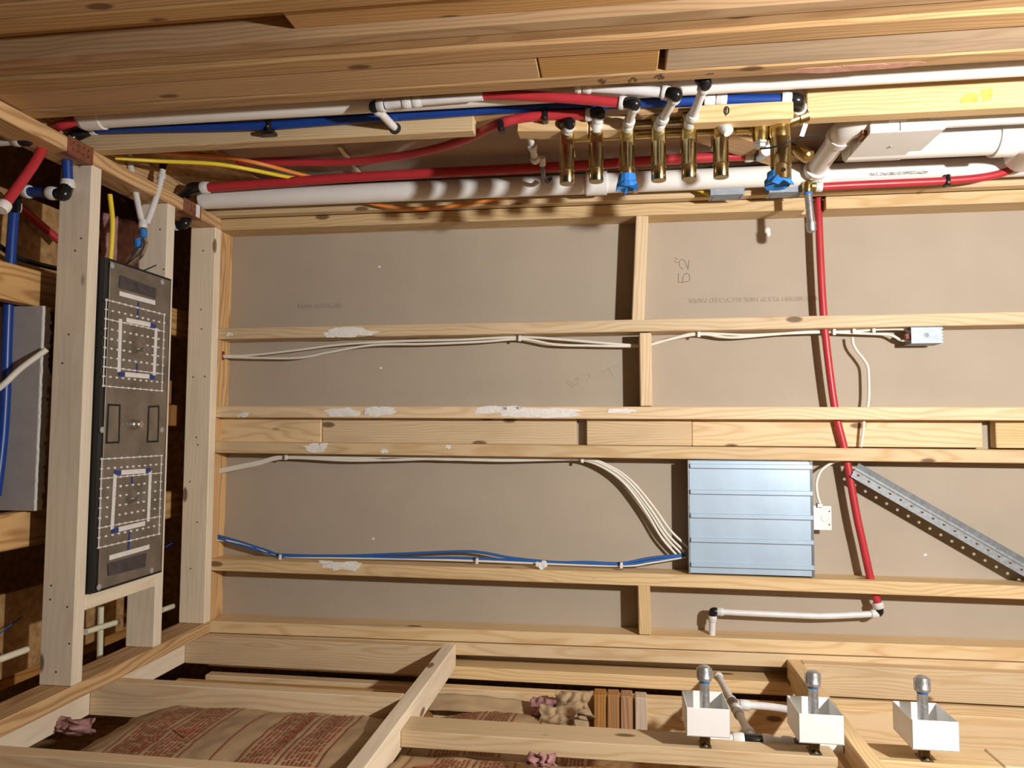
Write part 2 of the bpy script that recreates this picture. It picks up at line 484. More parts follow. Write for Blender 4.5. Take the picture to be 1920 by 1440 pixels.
text('printed_line', '4SO 98098H 92:52P 100% RECYCLED PAPER', dw(1535, 555), (0, 0, 1), (-1, 0, 0), 0.021, 'print', gy, 0.0005)
text('printed_line', 'RECYCLED PAPER', dw(640, 569), (0, 0, 1), (-1, 0, 0), 0.020, 'print', gy, 0.0005)
for (x_, y_, sd) in ((1440, 436, 21), (1735, 1040, 22), (712, 500, 23), (714, 690, 24), (700, 1010, 25)):
    c = dw(x_, y_); smear(gy, c, (0, 0, 1), (1, 0, 0), (0, -1, 0), 0.022 if x_ == 1440 else 0.012, 0.035 if x_ == 1440 else 0.008, sd, name='scuff', n=2)

# ---- right wall
wr = empty('wall_right', (XR, 1.7, 0), 'open stud right wall crowded with pipes', kind='structure')
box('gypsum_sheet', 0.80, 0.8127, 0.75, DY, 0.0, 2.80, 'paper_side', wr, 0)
X2 = XR + 0.089
def zr(x, y, X=XR): return px(x, y, X).z
board('stud', (XR, X2), (2.262, 2.2995), (0.04, 2.78), 'Z', 'pine', wr)
stud_r = board('stud', (XR, X2), (1.680, 1.718), (1.728, 2.78), 'Z', 'pine', wr)
board('stud', (XR + 0.036, X2), (1.680, 1.718), (1.630, 1.728), 'Z', 'pine', wr)
stud_low = board('stud', (XR - 0.002, X2), (1.700, 1.738), (0.04, 0.965), 'Z', 'pine', wr)
board('stud', (XR + 0.04, X2), (1.724, 1.760), (1.69, 1.80), 'Z', 'pine', wr)      # packing strip beside the cut end
stud_3 = board('stud', (XR, X2), (1.447, 1.487), (0.04, 2.74), 'Z', 'pine_old', wr)
for z0, z1, m in ((1.545, 2.78, 'pine_old'), (1.312, 1.543, 'pine_old'), (0.04, 1.298, 'wood_grey')):
    board('blocking', (XR + 0.003, XR + 0.041), (1.356, 1.4455), (z0, z1), 'Z', m, wr)
board('stud', (XR - 0.002, X2), (1.306, 1.3545), (0.04, 2.76), 'Z', 'pine_old', wr)
board('stud', (XR + 0.006, X2), (1.270, 1.3045), (0.04, 2.78), 'Z', 'pine_old', wr)
board('stud', (XR + 0.002, X2), (1.236, 1.269), (0.04, 2.78), 'Z', 'pine_old', wr)
for z0, z1, rc in ((1.98, 2.78, 0.046), (1.25, 1.975, 0.020), (0.04, 1.244, 0.022)):
    board('blocking', (XR + rc, XR + rc + 0.038), (1.145, 1.235), (z0, z1), 'Z', 'pine_old', wr)
board('stud', (XR - 0.004, X2), (1.104, 1.143), (0.04, 2.78), 'Z', 'pine_old', wr)
board('stud', (XR - 0.002, X2), (1.064, 1.102), (0.04, 2.78), 'Z', 'pine_old', wr)
board('stud', (XR, X2), (0.96, 1.062), (0.04, 2.78), 'Z', 'pine_old', wr)
board('stud', (XR, X2), (0.60, 0.638), (0.04, 2.78), 'Z', 'pine_old', wr)
led_r = board('ledger', (XR - 0.038, XR - 0.0005), (0.75, 2.298), (ZC, ZC + 0.089), 'Y', 'pine_orange', wr)
board('top_plate', (XR, X2), (0.55, 2.30), (2.781, 2.819), 'Y', 'pine_orange', wr)
box('osb_piece', 0.788, 0.799, 1.80, 2.19, 2.52, 2.78, 'osb', wr)
lum('strap', px(636, 276, 0.79), px(678, 330, 0.79), 0.012, 0.004, (0, 1, 0), 'pine_pale', wr, 0.0005)
# valve backing blocks
lum('block', py(972, 240, 1.70) , py(1104, 240, 1.70), 0.034, 0.05, (1, 0, 0), 'pine', wr)
lum('block', py(1106, 239, 1.70), py(1172, 238, 1.70), 0.032, 0.05, (1, 0, 0), 'pine', wr)
lum('block', py(1180, 214, 1.70), py(1292, 205, 1.70), 0.02, 0.03, (1, 0, 0), 'pine_old', wr)
blk0 = lum('block', py(1294, 221, 1.672), py(1484, 212, 1.672), 0.040, 0.040, (1, 0, 0), 'pine', wr)
box('backing_board', 0.765, 0.785, 1.745, 1.90, 1.52, 1.60, 'pine', wr)
lum('packing_strip', px(1300, 237, 0.78), px(1490, 300, 0.78), 0.09, 0.03, (0, 1, 0), 'pine_old', wr)
# marker numbers beside the valves
def mk(x, y): return px(x, y, XR - 0.0012)
scrawl('marker_number', [[mk(1124, 150), mk(1134, 155), mk(1137, 150)], [mk(1129, 148), mk(1133, 158)]], 0.0006, 'marker', stud_3)
scrawl('marker_number', [[mk(1183, 155), mk(1184, 148), mk(1189, 146), mk(1194, 149), mk(1194, 153)]], 0.0006, 'marker', stud_3)
scrawl('marker_number', [[mk(1231, 146), mk(1234, 141), mk(1245, 144), mk(1243, 148), mk(1238, 146), mk(1241, 138)]], 0.0006, 'marker', stud_3)
scrawl('marker_number', [[mk(1326, 139), mk(1339, 138)]], 0.0007, 'marker', stud_3)
def mk0(x, y): return py(x, y, 1.6515)
scrawl('marker_number', [[mk0(1359, 203), mk0(1362, 200), mk0(1366, 203), mk0(1366, 211), mk0(1362, 214), mk0(1358, 211), mk0(1359, 203)], [mk0(1362, 202), mk0(1361, 217)]], 0.0014, 'marker', blk0)

smear(stud_3, px(1600, 128, XR - 0.0002), (0, 0, 1), (0, 1, 0), (-1, 0, 0), 0.34, 0.030, 61, name='red_chalk_mark', mat='chalk_red', thick=0.0003, n=3)
for x_, y_, w_ in ((1822, 183, 0.05), (1850, 178, 0.03)):
    smear(stud_low, py(x_, y_, 1.6998), (0, 0, 1), (1, 0, 0), (0, -1, 0), w_, 0.03, x_, name='yellow_mark', mat='mark_yellow', thick=0.0003, n=2)

# ---- left wall
wl = empty('wall_left', (XL, 1.7, 0), 'open stud left wall framed around a niche', kind='structure')
XL2 = XL - 0.089
for y0 in (2.262, 1.825, 1.400, 0.98):
    board('stud', (XL2, XL), (y0, y0 + 0.037), (1.9305, 2.779), 'Z', 'pine', wl)
header = board('niche_header', (XL - 0.073, XL), (0.70, 2.299), (1.892, 1.930), 'Y', 'pine_pale', wl)
sill = board('niche_sill', (XL - 0.073, XL), (0.70, 2.299), (0.862, 0.900), 'Y', 'pine', wl)
board('stud', (-0.735, -0.697), (1.695, 1.784), (0.930, 1.8915), 'Z', 'pine', wl)
board('stud', (-0.735, -0.6965), (1.695, 1.784), (0.600, 0.8615), 'Z', 'pine', wl)
board('stud', (-0.735, -0.6955), (1.700, 1.790), (0.040, 0.598), 'Z', 'pine', wl)
board('stud', (XL2, XL), (2.262, 2.299), (0.040, 0.8615), 'Z', 'pine', wl)
board('stud', (-0.885, -0.790), (2.250, 2.288), (0.040, 2.70), 'Z', 'pine', wl)
board('stud', (-0.792, -0.768), (2.262, 2.299), (0.040, 0.80), 'Z', 'pine', wl)
board('stud', (XL2, XL), (1.40, 1.438), (0.040, 0.8615), 'Z', 'pine', wl)
led_l = board('ledger', (XL + 0.0005, XL + 0.038), (0.75, 2.298), (ZC, ZC + 0.089), 'Y', 'pine_orange', wl)
board('top_plate', (XL2, XL), (0.70, 2.30), (2.780, 2.818), 'Y', 'pine_pale', wl)
board('strip', (-0.80, -0.775), (2.15, 2.17), (1.95, 2.74), 'Z', 'pine_old', wl)
box('gypsum_strip', -0.90, -0.84, 1.865, 2.25, 1.95, 2.74, 'wood_dark', wl)
board('blocking', (-0.84, -0.80), (1.90, 2.10), (1.95, 2.72), 'Z', 'wood_grey', wl)
for i, (a, b_) in enumerate(((1113, 1137), (1138, 1162), (1163, 1187), (1190, 1214))):
    za, zb = py(a, 1320, 2.2).z, py(b_, 1320, 2.2).z
    board('header_ply', (-0.90, -0.766 - (0.003 if i == 3 else 0)), (2.19 + 0.004 * (i % 2), 2.245), (zb + 0.001, za - 0.001), 'X', 'wood_grey' if i == 3 else 'wood_dark', wl)
box('gap_blocker_sheet', -0.96, -0.945, 0.3, 2.68, 0.0, 3.30, 'osb', wl)  # added dark backing, carried up to the deck to shut out background light

box('gap_blocker_sheet', -1.1, 1.1, 2.69, 2.70, 0.0, 3.30, 'osb', wb)  # added behind the back wall so gaps between the studs stay dark
box('gap_blocker_sheet', 0.90, 0.91, 0.3, 2.68, 2.82, 3.30, 'osb', wr)  # added closing sheet, blocks the world background above the right wall

# ---- ceiling
ce = empty('ceiling', (0, 1.7, ZC), 'open framed ceiling with joists across the shower', kind='structure')
nails = (((129, 627), (117, 681), (141, 470), (152, 447), (96, 1098), (94, 1124), (126, 1138), (105, 1260), (130, 1207)),
         ((300, 430), (307, 505)), ((377, 580), (378, 617), (381, 470), (362, 707), (384, 706), (368, 820), (371, 834), (356, 903), (357, 1066), (370, 979)))
for y0, nl in zip((1.674, 1.998, 2.262), nails):
    jo = board('joist', (-0.6335, 0.6685), (y0, y0 + 0.037), (ZC, ZC + 0.089), 'X', 'pine_pale', ce)
    for q in nl:
        c = py(*q, y0)
        lathe('nail_head', (c.x, y0 + 0.0004, c.z), (0, -1, 0), [(0, 0.0026), (0.0007, 0.0026), (0.0008, 0.001)], 'brass_dark', jo, 8)
board('block', (-0.459, -0.421), (1.712, 1.9975), (ZC, ZC + 0.089), 'Y', 'pine_pale', ce)
board('strapping', (0.312, 0.405), (0.8, 2.42), (2.88, 2.918), 'Y', 'pine_orange', ce)
board('strapping', (-0.305, -0.215), (0.8, 2.42), (2.88, 2.918), 'Y', 'pine_orange', ce)
p = pz(322, 800, 2.86)
board('block', (0.005, 0.075), (p.y - 0.03, p.y + 0.08), (2.86, 2.90), 'X', 'wood_dark', ce)
board('block', (0.08, 0.16), (p.y + 0.0, p.y + 0.06), (2.90, 2.94), 'X', 'wood_dark', ce)
bm = bmesh.new()
bbox(bm, -0.212, 0.310, 1.690, 1.703, 2.852, 3.10, 0)
fin('gypsum_offcut', bm, 'gyp_grey', ce)
bm = bmesh.new(); rnd = random.Random(3)
zs = 60
prev = None
for i in range(zs):   # torn white core along the cut edge
    x0 = -0.212 + 0.522 * i / zs; x1 = -0.212 + 0.522 * (i + 1) / zs
    bbox(bm, x0, x1, 1.6905, 1.712 + rnd.uniform(0.0, 0.010), 2.8505 - rnd.uniform(0, 0.002), 2.853)
fin('torn_edge', bm, 'gyp_white', ce)
for x0 in (-0.72, -0.30, 0.12, 0.54):
    board('floor_joist', (x0, x0 + 0.038), (0.6, 2.6), (3.06, 3.29), 'Y', 'wood_dark', ce)
box('deck', -1.1, 1.1, 0.3, 2.9, 3.30, 3.32, 'osb', ce, 0)
box('osb_piece', 0.42, 0.64, 1.45, 2.0, 3.02, 3.035, 'osb', ce)
box('osb_piece', -0.66, -0.44, 1.50, 2.25, 2.99, 3.005, 'osb', ce)

# ================================================================== SHOWER PANEL IN THE CEILING
ZP = 2.695
pan = empty('shower_panel', (0.01, 1.85, ZP), 'long brushed steel rain shower panel with two nozzle fields set between ceiling joists', 'shower panel')
def pp(x, y, lift=0.0): return pz(x, y, ZP - lift)
box('housing', -0.417, 0.437, 1.7135, 1.992, ZP + 0.0005, ZP + 0.075, 'panel_black', pan, 0.002)
box('rim', -0.4165, 0.4365, 1.7138, 1.9915, ZP - 0.002, ZP + 0.002, 'panel_black', pan, 0.0005)
box('steel_plate', -0.410, 0.430, 1.7235, 1.9845, ZP - 0.0045, ZP - 0.002, 'panel_steel', pan, 0.0005)
ZF = ZP - 0.0046
DN = (0, 0, -1)
def pf(x, y): return pz(x, y, ZF)
def quad(name, pts, thick, mat, parent): return prism(name, [pf(*p) for p in pts], Vector(DN) * thick, mat, parent)
def strip(name, a, b_, wd, mat, parent, th=0.0012): return bar(name, pf(*a) + Vector((0, 0, -0.0008)), pf(*b_) + Vector((0, 0, -0.0008)), wd, th, DN, mat, parent)
# nozzle fields
for corners, nm in ((((200, 566), (305, 586), (306, 733), (192, 724)), 'a'), (((191, 860), (302, 855), (298, 1003), (184, 1025)), 'b')):
    c = [pf(*q) for q in corners]
    xs = sorted((v.x for v in c)); ys = sorted((v.y for v in c))
    xa, xb = (xs[0] + xs[1]) / 2, (xs[2] + xs[3]) / 2
    ya, yb = (ys[0] + ys[1]) / 2, (ys[2] + ys[3]) / 2
    bm = bmesh.new()
    rnd = random.Random(5)
    ctr = pf(258, 655) if nm == 'a' else pf(247, 935)
    for i in range(10):
        for j in range(11):
            x_ = xa + (xb - xa) * i / 9; y_ = ya + (yb - ya) * j / 10
            if (Vector((x_, y_)) - Vector((ctr.x, ctr.y))).length < 0.024: continue
            g = bmesh.ops.create_icosphere(bm, subdivisions=1, radius=0.0042)
            for v in g['verts']:
                v.co = Vector((x_ + v.co.x * 0.9 + rnd.uniform(-.001, .001), y_ + v.co.y * 1.35, ZF - 0.001 + v.co.z * 0.9))
    fld = fin('nozzle_field', bm, 'nozzle', pan, smooth=True); tag(fld, 'clear nozzle nubs', kind='stuff')
    bm = bmesh.new()
    for i in (0, 2, 7, 9):
        x_ = xa + (xb - xa) * i / 9; bbox(bm, x_ - 0.0012, x_ + 0.0012, ya, yb, ZF - 0.0012, ZF)
    for j in (0, 10):
        y_ = ya + (yb - ya) * j / 10; bbox(bm, xa, xb, y_ - 0.0016, y_ + 0.0016, ZF - 0.0012, ZF)
    fin('mat_rib', bm, 'nozzle', pan)
    disc = lathe('centre_disc', (ctr.x, ctr.y, ZF + 0.0005), DN, [(0, 0.024), (0.0014, 0.024), (0.0018, 0.022), (0.0015, 0.0215)], 'panel_steel', pan, 28)
    bolt = lathe('threaded_bolt', (ctr.x, ctr.y, ZF), DN, [(0, 0.0045), (0.03, 0.0045), (0.031, 0.004)], 'chrome', pan, 10)
    bar('cotter', (ctr.x - 0.012, ctr.y - 0.014, ZF - 0.004), (ctr.x + 0.006, ctr.y - 0.004, ZF - 0.02), 0.0016, 0.0016, DN, 'alu_dark', pan)
for a, b_ in (((223, 550), (290, 568)), ((225, 598), (222, 698)), ((236, 600), (281, 609)), ((292, 615), (288, 704)), ((233, 702), (279, 706)),
              ((215, 888), (209, 993)), ((226, 886), (272, 883)), ((281, 883), (277, 978)), ((221, 993), (271, 981)), ((204, 1046), (279, 1025))):
    strip('tape_strip', a, b_, 0.0125, 'tape_white', pan)
for a, b_ in (((281, 609), (291, 612)), ((222, 701), (233, 702)), ((279, 706), (289, 708)), ((214, 886), (226, 886)), ((272, 883), (281, 881)), ((209, 996), (221, 993))):
    strip('blue_tape', a, b_, 0.0115, 'ink_blue', pan, 0.0016)
for a, b_ in (((259, 566), (258, 598)), ((243, 997), (240, 1032)), ((257, 682), (256, 702)), ((247, 893), (248, 910))):
    strip('ink_mark', a, b_, 0.006, 'ink_blue', pan, 0.0004)
quad('cover_plate', ((224, 516), (291, 541), (290, 559), (222, 539)), 0.003, 'label_dark', pan)
quad('cover_plate', ((201, 1057), (273, 1037), (271, 1063), (202, 1080)), 0.003, 'label_dark', pan)
for q in (((202, 757), (225, 758), (223, 831), (198, 832)), ((278, 761), (298, 760), (296, 829), (275, 830))):
    w1 = quad('light_window', q, 0.002, 'panel_black', pan)
    cx_ = sum(v[0] for v in q) / 4; cy_ = sum(v[1] for v in q) / 4
    prism('lens', [pz(cx_ + (v[0] - cx_) * 0.78, cy_ + (v[1] - cy_) * 0.90, ZF - 0.0021) for v in q], Vector(DN) * 0.0012, 'panel_steel', w1)
k = pf(250, 796)
lathe('knob', (k.x, k.y, ZF), DN, [(0, 0.014), (0.010, 0.014), (0.012, 0.012), (0.022, 0.0115), (0.024, 0.009)], 'chrome', pan, 18)
for q in ((228, 795), (272, 795)):
    c = pf(*q); lathe('screw', (c.x, c.y, ZF), DN, [(0, 0.004), (0.002, 0.0035), (0.003, 0.002)], 'chrome', pan, 10)
for q in ((191, 806), (303, 806), (210, 498), (304, 529), (185, 1101), (284, 1070)):
    c = pf(*q); lathe('screw_cap', (c.x, c.y, ZF), DN, [(0, 0.008), (0.0015, 0.008), (0.003, 0.006), (0.0034, 0.003)], 'gyp_grey', pan, 14)

# ================================================================== METAL ITEMS ON THE BACK WALL
ab = empty('metal_box', (-0.26, FY, 0.818), 'square ribbed aluminium wall box between two studs', 'wall box')
x0, x1, z0, z1 = -0.4335, -0.0925, 0.8165, 1.1745
box('body', x0, x1, FY + 0.012, DY - 0.003, z0, z1, 'galv_box', ab, 0.001)
def ypx(y): return py(1410, y, FY).x
edges = [861, 873, 922, 970, 1017, 1067, 1079]
xs = [x1, ypx(876), ypx(925), ypx(970), ypx(1016), ypx(1063), x0]
for a, b_ in zip(xs[:-1], xs[1:]):
    box('slat', b_ + 0.002, a - 0.002, FY + 0.004, FY + 0.0125, z0 + 0.006, z1, 'alu', ab, 0.0008)
for x_ in xs[1:-1]:
    rib = box('rib', x_ - 0.005, x_ + 0.009, FY - 0.001, FY + 0.011, z0, z1 - 0.002, 'alu', ab, 0.0015)
    box('groove', x_ - 0.0062, x_ - 0.0048, FY + 0.002, FY + 0.011, z0, z1 - 0.002, 'alu_dark', rib, 0)
box('end_trim', x0, x1, FY + 0.003, FY + 0.020, z0 - 0.001, z0 + 0.006, 'alu_dark', ab, 0)
box('end_flange', x0, x1, FY + 0.006, FY + 0.012, z1 - 0.0, z1 + 0.003, 'galv', ab, 0)
p0 = py(1524, 948, 2.33); p1 = py(1559, 994, 2.33)
pl = box('switch_plate', p1.x, p0.x, 2.325, 2.331, p1.z, p0.z, 'clip_white', ab, 0.001)
c = py(1547, 971, 2.325); lathe('knockout', (c.x, 2.325, c.z), (0, -1, 0), [(0, 0.012), (0.0012, 0.012), (0.0018, 0.0108), (0.001, 0.010)], 'clip_white', pl, 24)
for yy in (959, 984):
    c = py(1555, yy, 2.325); lathe('screw_hole', (c.x, 2.3248, c.z), (0, -1, 0), [(0, 0.0022), (0.0006, 0.002)], 'black', pl, 10)
bx = p0.x
box('clamp', bx - 0.004, bx + 0.008, 2.318, 2.335, p0.z - 0.026, p0.z - 0.010, 'galv', ab, 0.001)
cbl = tube('cable', [py(1538, 945, 2.325), py(1533, 930, 2.33), py(1531, 905, 2.335), py(1540, 882, 2.34), py(1560, 868, 2.345), py(1575, 863, 2.35)], 0.0042, 'cable', None)
tag(cbl, 'short white cable curving from the metal box clamp up behind a stud', 'cable')

# perforated steel angle brace
def brace():
    g = empty('steel_brace', py(1600, 872, 2.345), 'galvanised perforated steel angle slanting between two studs', 'metal brace')
    a = py(1603, 880, 2.318); b_ = py(1990, 1102, 2.318)
    d = (b_ - a).normalized()
    s = Vector((0, -1, 0)).cross(d).normalized()      # in the wall plane, across the brace
    if s.x > 0: s = -s
    # front web with holes: built as ladder strips around octagonal holes
    L_ = (b_ - a).length
    def web(name, org, ax, wd, hole_r, hole_c, pitch, th_dir, mat):
        bm = bmesh.new()
        n = int(L_ / pitch)
        for i in range(n):
            u0, u1 = i * pitch, (i + 1) * pitch
            uc = (u0 + u1) / 2
            ring = [(uc + hole_r * math.cos(2 * math.pi * k / 12), hole_c + hole_r * math.sin(2 * math.pi * k / 12)) for k in range(12)]
            sq = []
            for k in range(12):
                an = 2 * math.pi * k / 12
                ca, sa = math.cos(an), math.sin(an)
                t_u = (pitch / 2) / abs(ca) if abs(ca) > 1e-6 else 1e9
                lim = (wd - hole_c) if sa > 0 else hole_c
                t_v = lim / abs(sa) if abs(sa) > 1e-6 else 1e9
                t = min(t_u, t_v)
                sq.append((uc + ca * t, hole_c + sa * t))
            def mkv(q, off): return bm.verts.new(org + d * q[0] + ax * q[1] + th_dir * off)
            r0 = [mkv(q, 0) for q in ring]; s0 = [mkv(q, 0) for q in sq]
            r1 = [mkv(q, 0.0016) for q in ring]
            for k in range(12):
                k2 = (k + 1) % 12
                bm.faces.new((r0[k], r0[k2], s0[k2], s0[k])); bm.faces.new((r0[k], r1[k], r1[k2], r0[k2]))
            # square corners
            for cu, cv in ((u0, 0), (u1, 0), (u1, wd), (u0, wd)):
                near = sorted(range(12), key=lambda k: (sq[k][0] - cu) ** 2 + (sq[k][1] - cv) ** 2)[:2]
                cvv = mkv((cu, cv), 0)
                try: bm.faces.new((s0[near[0]], s0[near[1]], cvv))
                except ValueError: pass
        return fin(name, bm, mat, g)
    y_ = Vector((0, 1, 0))
    web('front_web', a, s, 0.022, 0.0042, 0.010, 0.034, y_, 'galv_brace')
    web('side_web', a + s * 0.0, y_, 0.05, 0.0055, 0.026, 0.034, s, 'galv_brace')
    for v in (0.0025, 0.0125, 0.0165, 0.0205, 0.0245):
        tube('rib', [a - s * (v - 0.004) * 1.0 + s * 0.0 + Vector((0, -0.001, 0)), b_ - s * (v - 0.004) + Vector((0, -0.001, 0))], 0.0013, 'galv_brace', g, 6)
    bar('ribbed_web', a - s * 0.0105, b_ - s * 0.0105, 0.022, 0.0012, (0, 1, 0), 'galv_brace', g)
    bar('lip', a + s * 0.0235, b_ + s * 0.0235, 0.004, 0.002, (0, -1, 0), 'galv_brace', g)
brace()

# steel junction boxes
def jbox(label, pts, Y, depth_dir, h, knob=True):
    # pts: left, right, top, bottom pixels of the front face on plane Y
    xl, xr, yt, yb = pts
    a = py(xl, yt, Y); b_ = py(xr, yb, Y)
    g = empty('junction_box', ((a.x + b_.x) / 2, Y + h, min(a.z, b_.z)), label, 'junction box', 'steel junction boxes')
    x0, x1 = sorted((a.x, b_.x)); z0, z1 = sorted((a.z, b_.z))
    box('cover', x0, x1, Y, Y + 0.0015, z0, z1, 'galv_box', g, 0.0004)
    box('side_wall', x0, x0 + 0.0015, Y, Y + h, z0, z1, 'galv_box', g, 0)
    box('side_wall', x1 - 0.0015, x1, Y, Y + h, z0, z1, 'galv_box', g, 0)
    box('end_wall', x0, x1, Y + 0.010, Y + h, z1 - 0.008, z1 - 0.0065, 'galv_box', g, 0)
    box('end_wall', x0, x1, Y + 0.004, Y + h, z0 + 0.0065, z0 + 0.008, 'galv_box', g, 0)
    bm = bmesh.new()      # saw-tooth nailing edge
    n = 5
    for i in range(n):
        xa = x0 + (x1 - x0) * i / n; xb = x0 + (x1 - x0) * (i + 1) / n
        v = [bm.verts.new(q) for q in ((xa, Y + 0.0005, z0), (xb, Y + 0.0005, z0), ((xa + xb) / 2, Y + 0.0005, z0 - 0.006))]
        v2 = [bm.verts.new(q.co + Vector((0, 0.0015, 0))) for q in v]
        bm.faces.new(v); bm.faces.new(v2)
        for k in range(3): bm.faces.new((v[k], v[(k + 1) % 3], v2[(k + 1) % 3], v2[k]))
    fin('saw_teeth', bm, 'galv_box', g)
    if knob:
        lathe('knockout', ((x0 + x1) / 2, Y, (z0 + z1) / 2), (0, -1, 0), [(0, 0.0075), (0.0014, 0.007), (0.0018, 0.0045), (0.001, 0.004), (0.0025, 0.002)], 'galv_box', g, 18)
    return g
jbox('grey steel junction box fixed under the stud with white cables entering it', (1708, 1766, 613, 644), FY + 0.004, 1, 0.06)
jbox('small grey steel junction box in the right wall with a yellow cable', (1332, 1394, 346, 365), 2.19, 1, 0.05, False)
jbox('grey steel junction box in the right wall below the taped valve', (1442, 1506, 337, 360), 2.18, 1, 0.05, False)
c = py(1700, 632, 2.325)
o = smear(None, c, (0, 0, 1), (1, 0, 0), (0, -1, 0), 0.02, 0.02, 41, name='red_sealant', mat='caulk_red', thick=0.012, n=4); tag(o, 'dab of red firestop sealant beside the steel junction box', 'sealant')

# ================================================================== CABLES
def cable(pts, label, mat='cable', r=0.0042, group=None, Y=2.345, flat=1.0):
    P = []
    for q in pts: P.append(py(q[0], q[1], q[2] if len(q) > 2 else Y))
    o = tube('cable', P, r, mat, None, 10, 5, flat)
    return tag(o, label, 'cable', group)
G1 = 'white cables across the upper bays'
cable([(412, 667), (470, 666), (560, 656), (640, 646), (740, 640), (860, 637), (975, 632), (1060, 637), (1130, 643), (1200, 648, 2.35), (1225, 645), (1270, 632), (1310, 625), (1400, 628), (1480, 625), (1600, 621), (1640, 618), (1690, 617), (1710, 622, 2.33)], 'upper white cable of the pair running to the steel junction box under the stud', group=G1)
cable([(412, 669), (480, 671), (560, 671), (620, 660), (700, 647), (800, 645), (900, 641), (980, 636), (1040, 646), (1100, 648), (1200, 649, 2.35), (1240, 640), (1310, 627), (1370, 633), (1440, 628), (1520, 622), (1580, 624), (1640, 626), (1670, 628), (1690, 638), (1708, 637, 2.33)], 'sagging white cable of the pair running to the steel junction box under the stud', group=G1)
cable([(1598, 632), (1600, 645), (1606, 657), (1618, 672), (1627, 688), (1629, 715), (1629, 745), (1626, 768)], 'thin white cable hanging from the cable pair down to the doubled studs', group=G1)
cable([(1620, 790, 2.33), (1618, 810, 2.33), (1614, 838, 2.335)], 'short white cable crossing the flat blocking between the doubled studs', group=G1)
G2 = 'white cables below the doubled studs'
tail = [(1095, 861), (1140, 876), (1180, 905), (1220, 955), (1250, 1000), (1283, 1034)]
mids = ([(412, 880), (480, 866), (537, 854), (640, 856), (760, 856), (880, 857), (1000, 858)],
        [(412, 882), (480, 868), (537, 856), (640, 860), (740, 857), (840, 862), (960, 860)],
        [(412, 884), (480, 870), (537, 858), (620, 857), (720, 863), (860, 859), (1000, 862)],
        [(412, 886), (480, 872), (537, 859), (660, 864), (800, 861), (940, 864), (1040, 862)])
offs = ((0, 0), (-3, 3), (5, -4), (-7, 6))
names = ('uppermost', 'second', 'third', 'lowest')
for i in range(4):
    t_ = [(q[0] + offs[i][0] * (0.3 + k * 0.25), q[1] + offs[i][1] * (0.3 + k * 0.3), 2.344 + 0.004 * (i % 2)) for k, q in enumerate(tail)]
    cable(mids[i] + t_, '%s white cable of the bundle curving down to the aluminium wall box' % names[i], group=G2, r=0.0039)
G3 = 'low voltage cables above the lower stud'
cable([(404, 1003), (450, 1016), (500, 1032), (530, 1040), (640, 1042), (760, 1038), (860, 1034), (905, 1036), (960, 1046), (1040, 1054), (1100, 1054), (1165, 1056), (1220, 1046), (1286, 1040)], 'upper blue data cable ending at the aluminium wall box', 'cable_blue', 0.0042, G3)
cable([(404, 1008), (450, 1022), (500, 1036), (530, 1043), (640, 1043), (760, 1046), (860, 1046), (960, 1050), (1060, 1055), (1165, 1059), (1220, 1052), (1286, 1042)], 'lower blue data cable ending at the aluminium wall box', 'cable_blue', 0.0042, G3)
cable([(404, 1012), (440, 1016), (480, 1026), (527, 1043), (640, 1046), (760, 1048), (900, 1052), (1000, 1056), (1165, 1061), (1220, 1055), (1286, 1044)], 'white data cable beneath the two blue ones', 'cable', 0.0038, G3)
def staple(x, y, label, Y=2.338):
    c = py(x, y, Y)
    g = empty('cable_staple', c, label, 'cable staple', 'cable staples')
    box('bridge', c.x - 0.011, c.x + 0.007, Y - 0.009, Y - 0.005, c.z - 0.0045, c.z + 0.0045, 'clip_white', g, 0.001)
    lathe('nail', (c.x + 0.009, Y - 0.004, c.z), (0, -1, 0), [(-0.012, 0.0015), (0.006, 0.0015), (0.006, 0.0032), (0.0075, 0.003)], 'galv', g, 10)
for q in ((975, 634, 'white staple holding the upper cable pair midway along the second stud'), (1310, 626, 'white staple on the cable pair right of the upper block'),
          (1563, 622, 'first of three white staples before the steel junction box'), (1600, 618, 'middle of three white staples before the steel junction box'), (1637, 617, 'last of three white staples before the steel junction box'),
          (538, 856, 'white staple gathering the four cables near the ceiling'), (1092, 861, 'white staple where the four cables turn down'),
          (527, 1043, 'white staple on the blue cables near the ceiling'), (895, 1050, 'white staple on the blue cables in mid stud'), (1165, 1058, 'white staple on the blue cables near the aluminium box')):
    staple(*q)
for x_, y_, lb in ((418, 667, 'red sealant dab where the upper cable pair leaves the ceiling'), (410, 881, 'red sealant dab where the four cables leave the ceiling'), (406, 1010, 'red sealant dab where the blue cables leave the ceiling')):
    c = py(x_, y_, 2.35)
    o = smear(None, c, (1, 0, 0), (0, 0, 1), (0, -1, 0), 0.035, 0.016, x_, name='red_sealant', mat='caulk_red', thick=0.014, n=5); tag(o, lb, 'sealant')

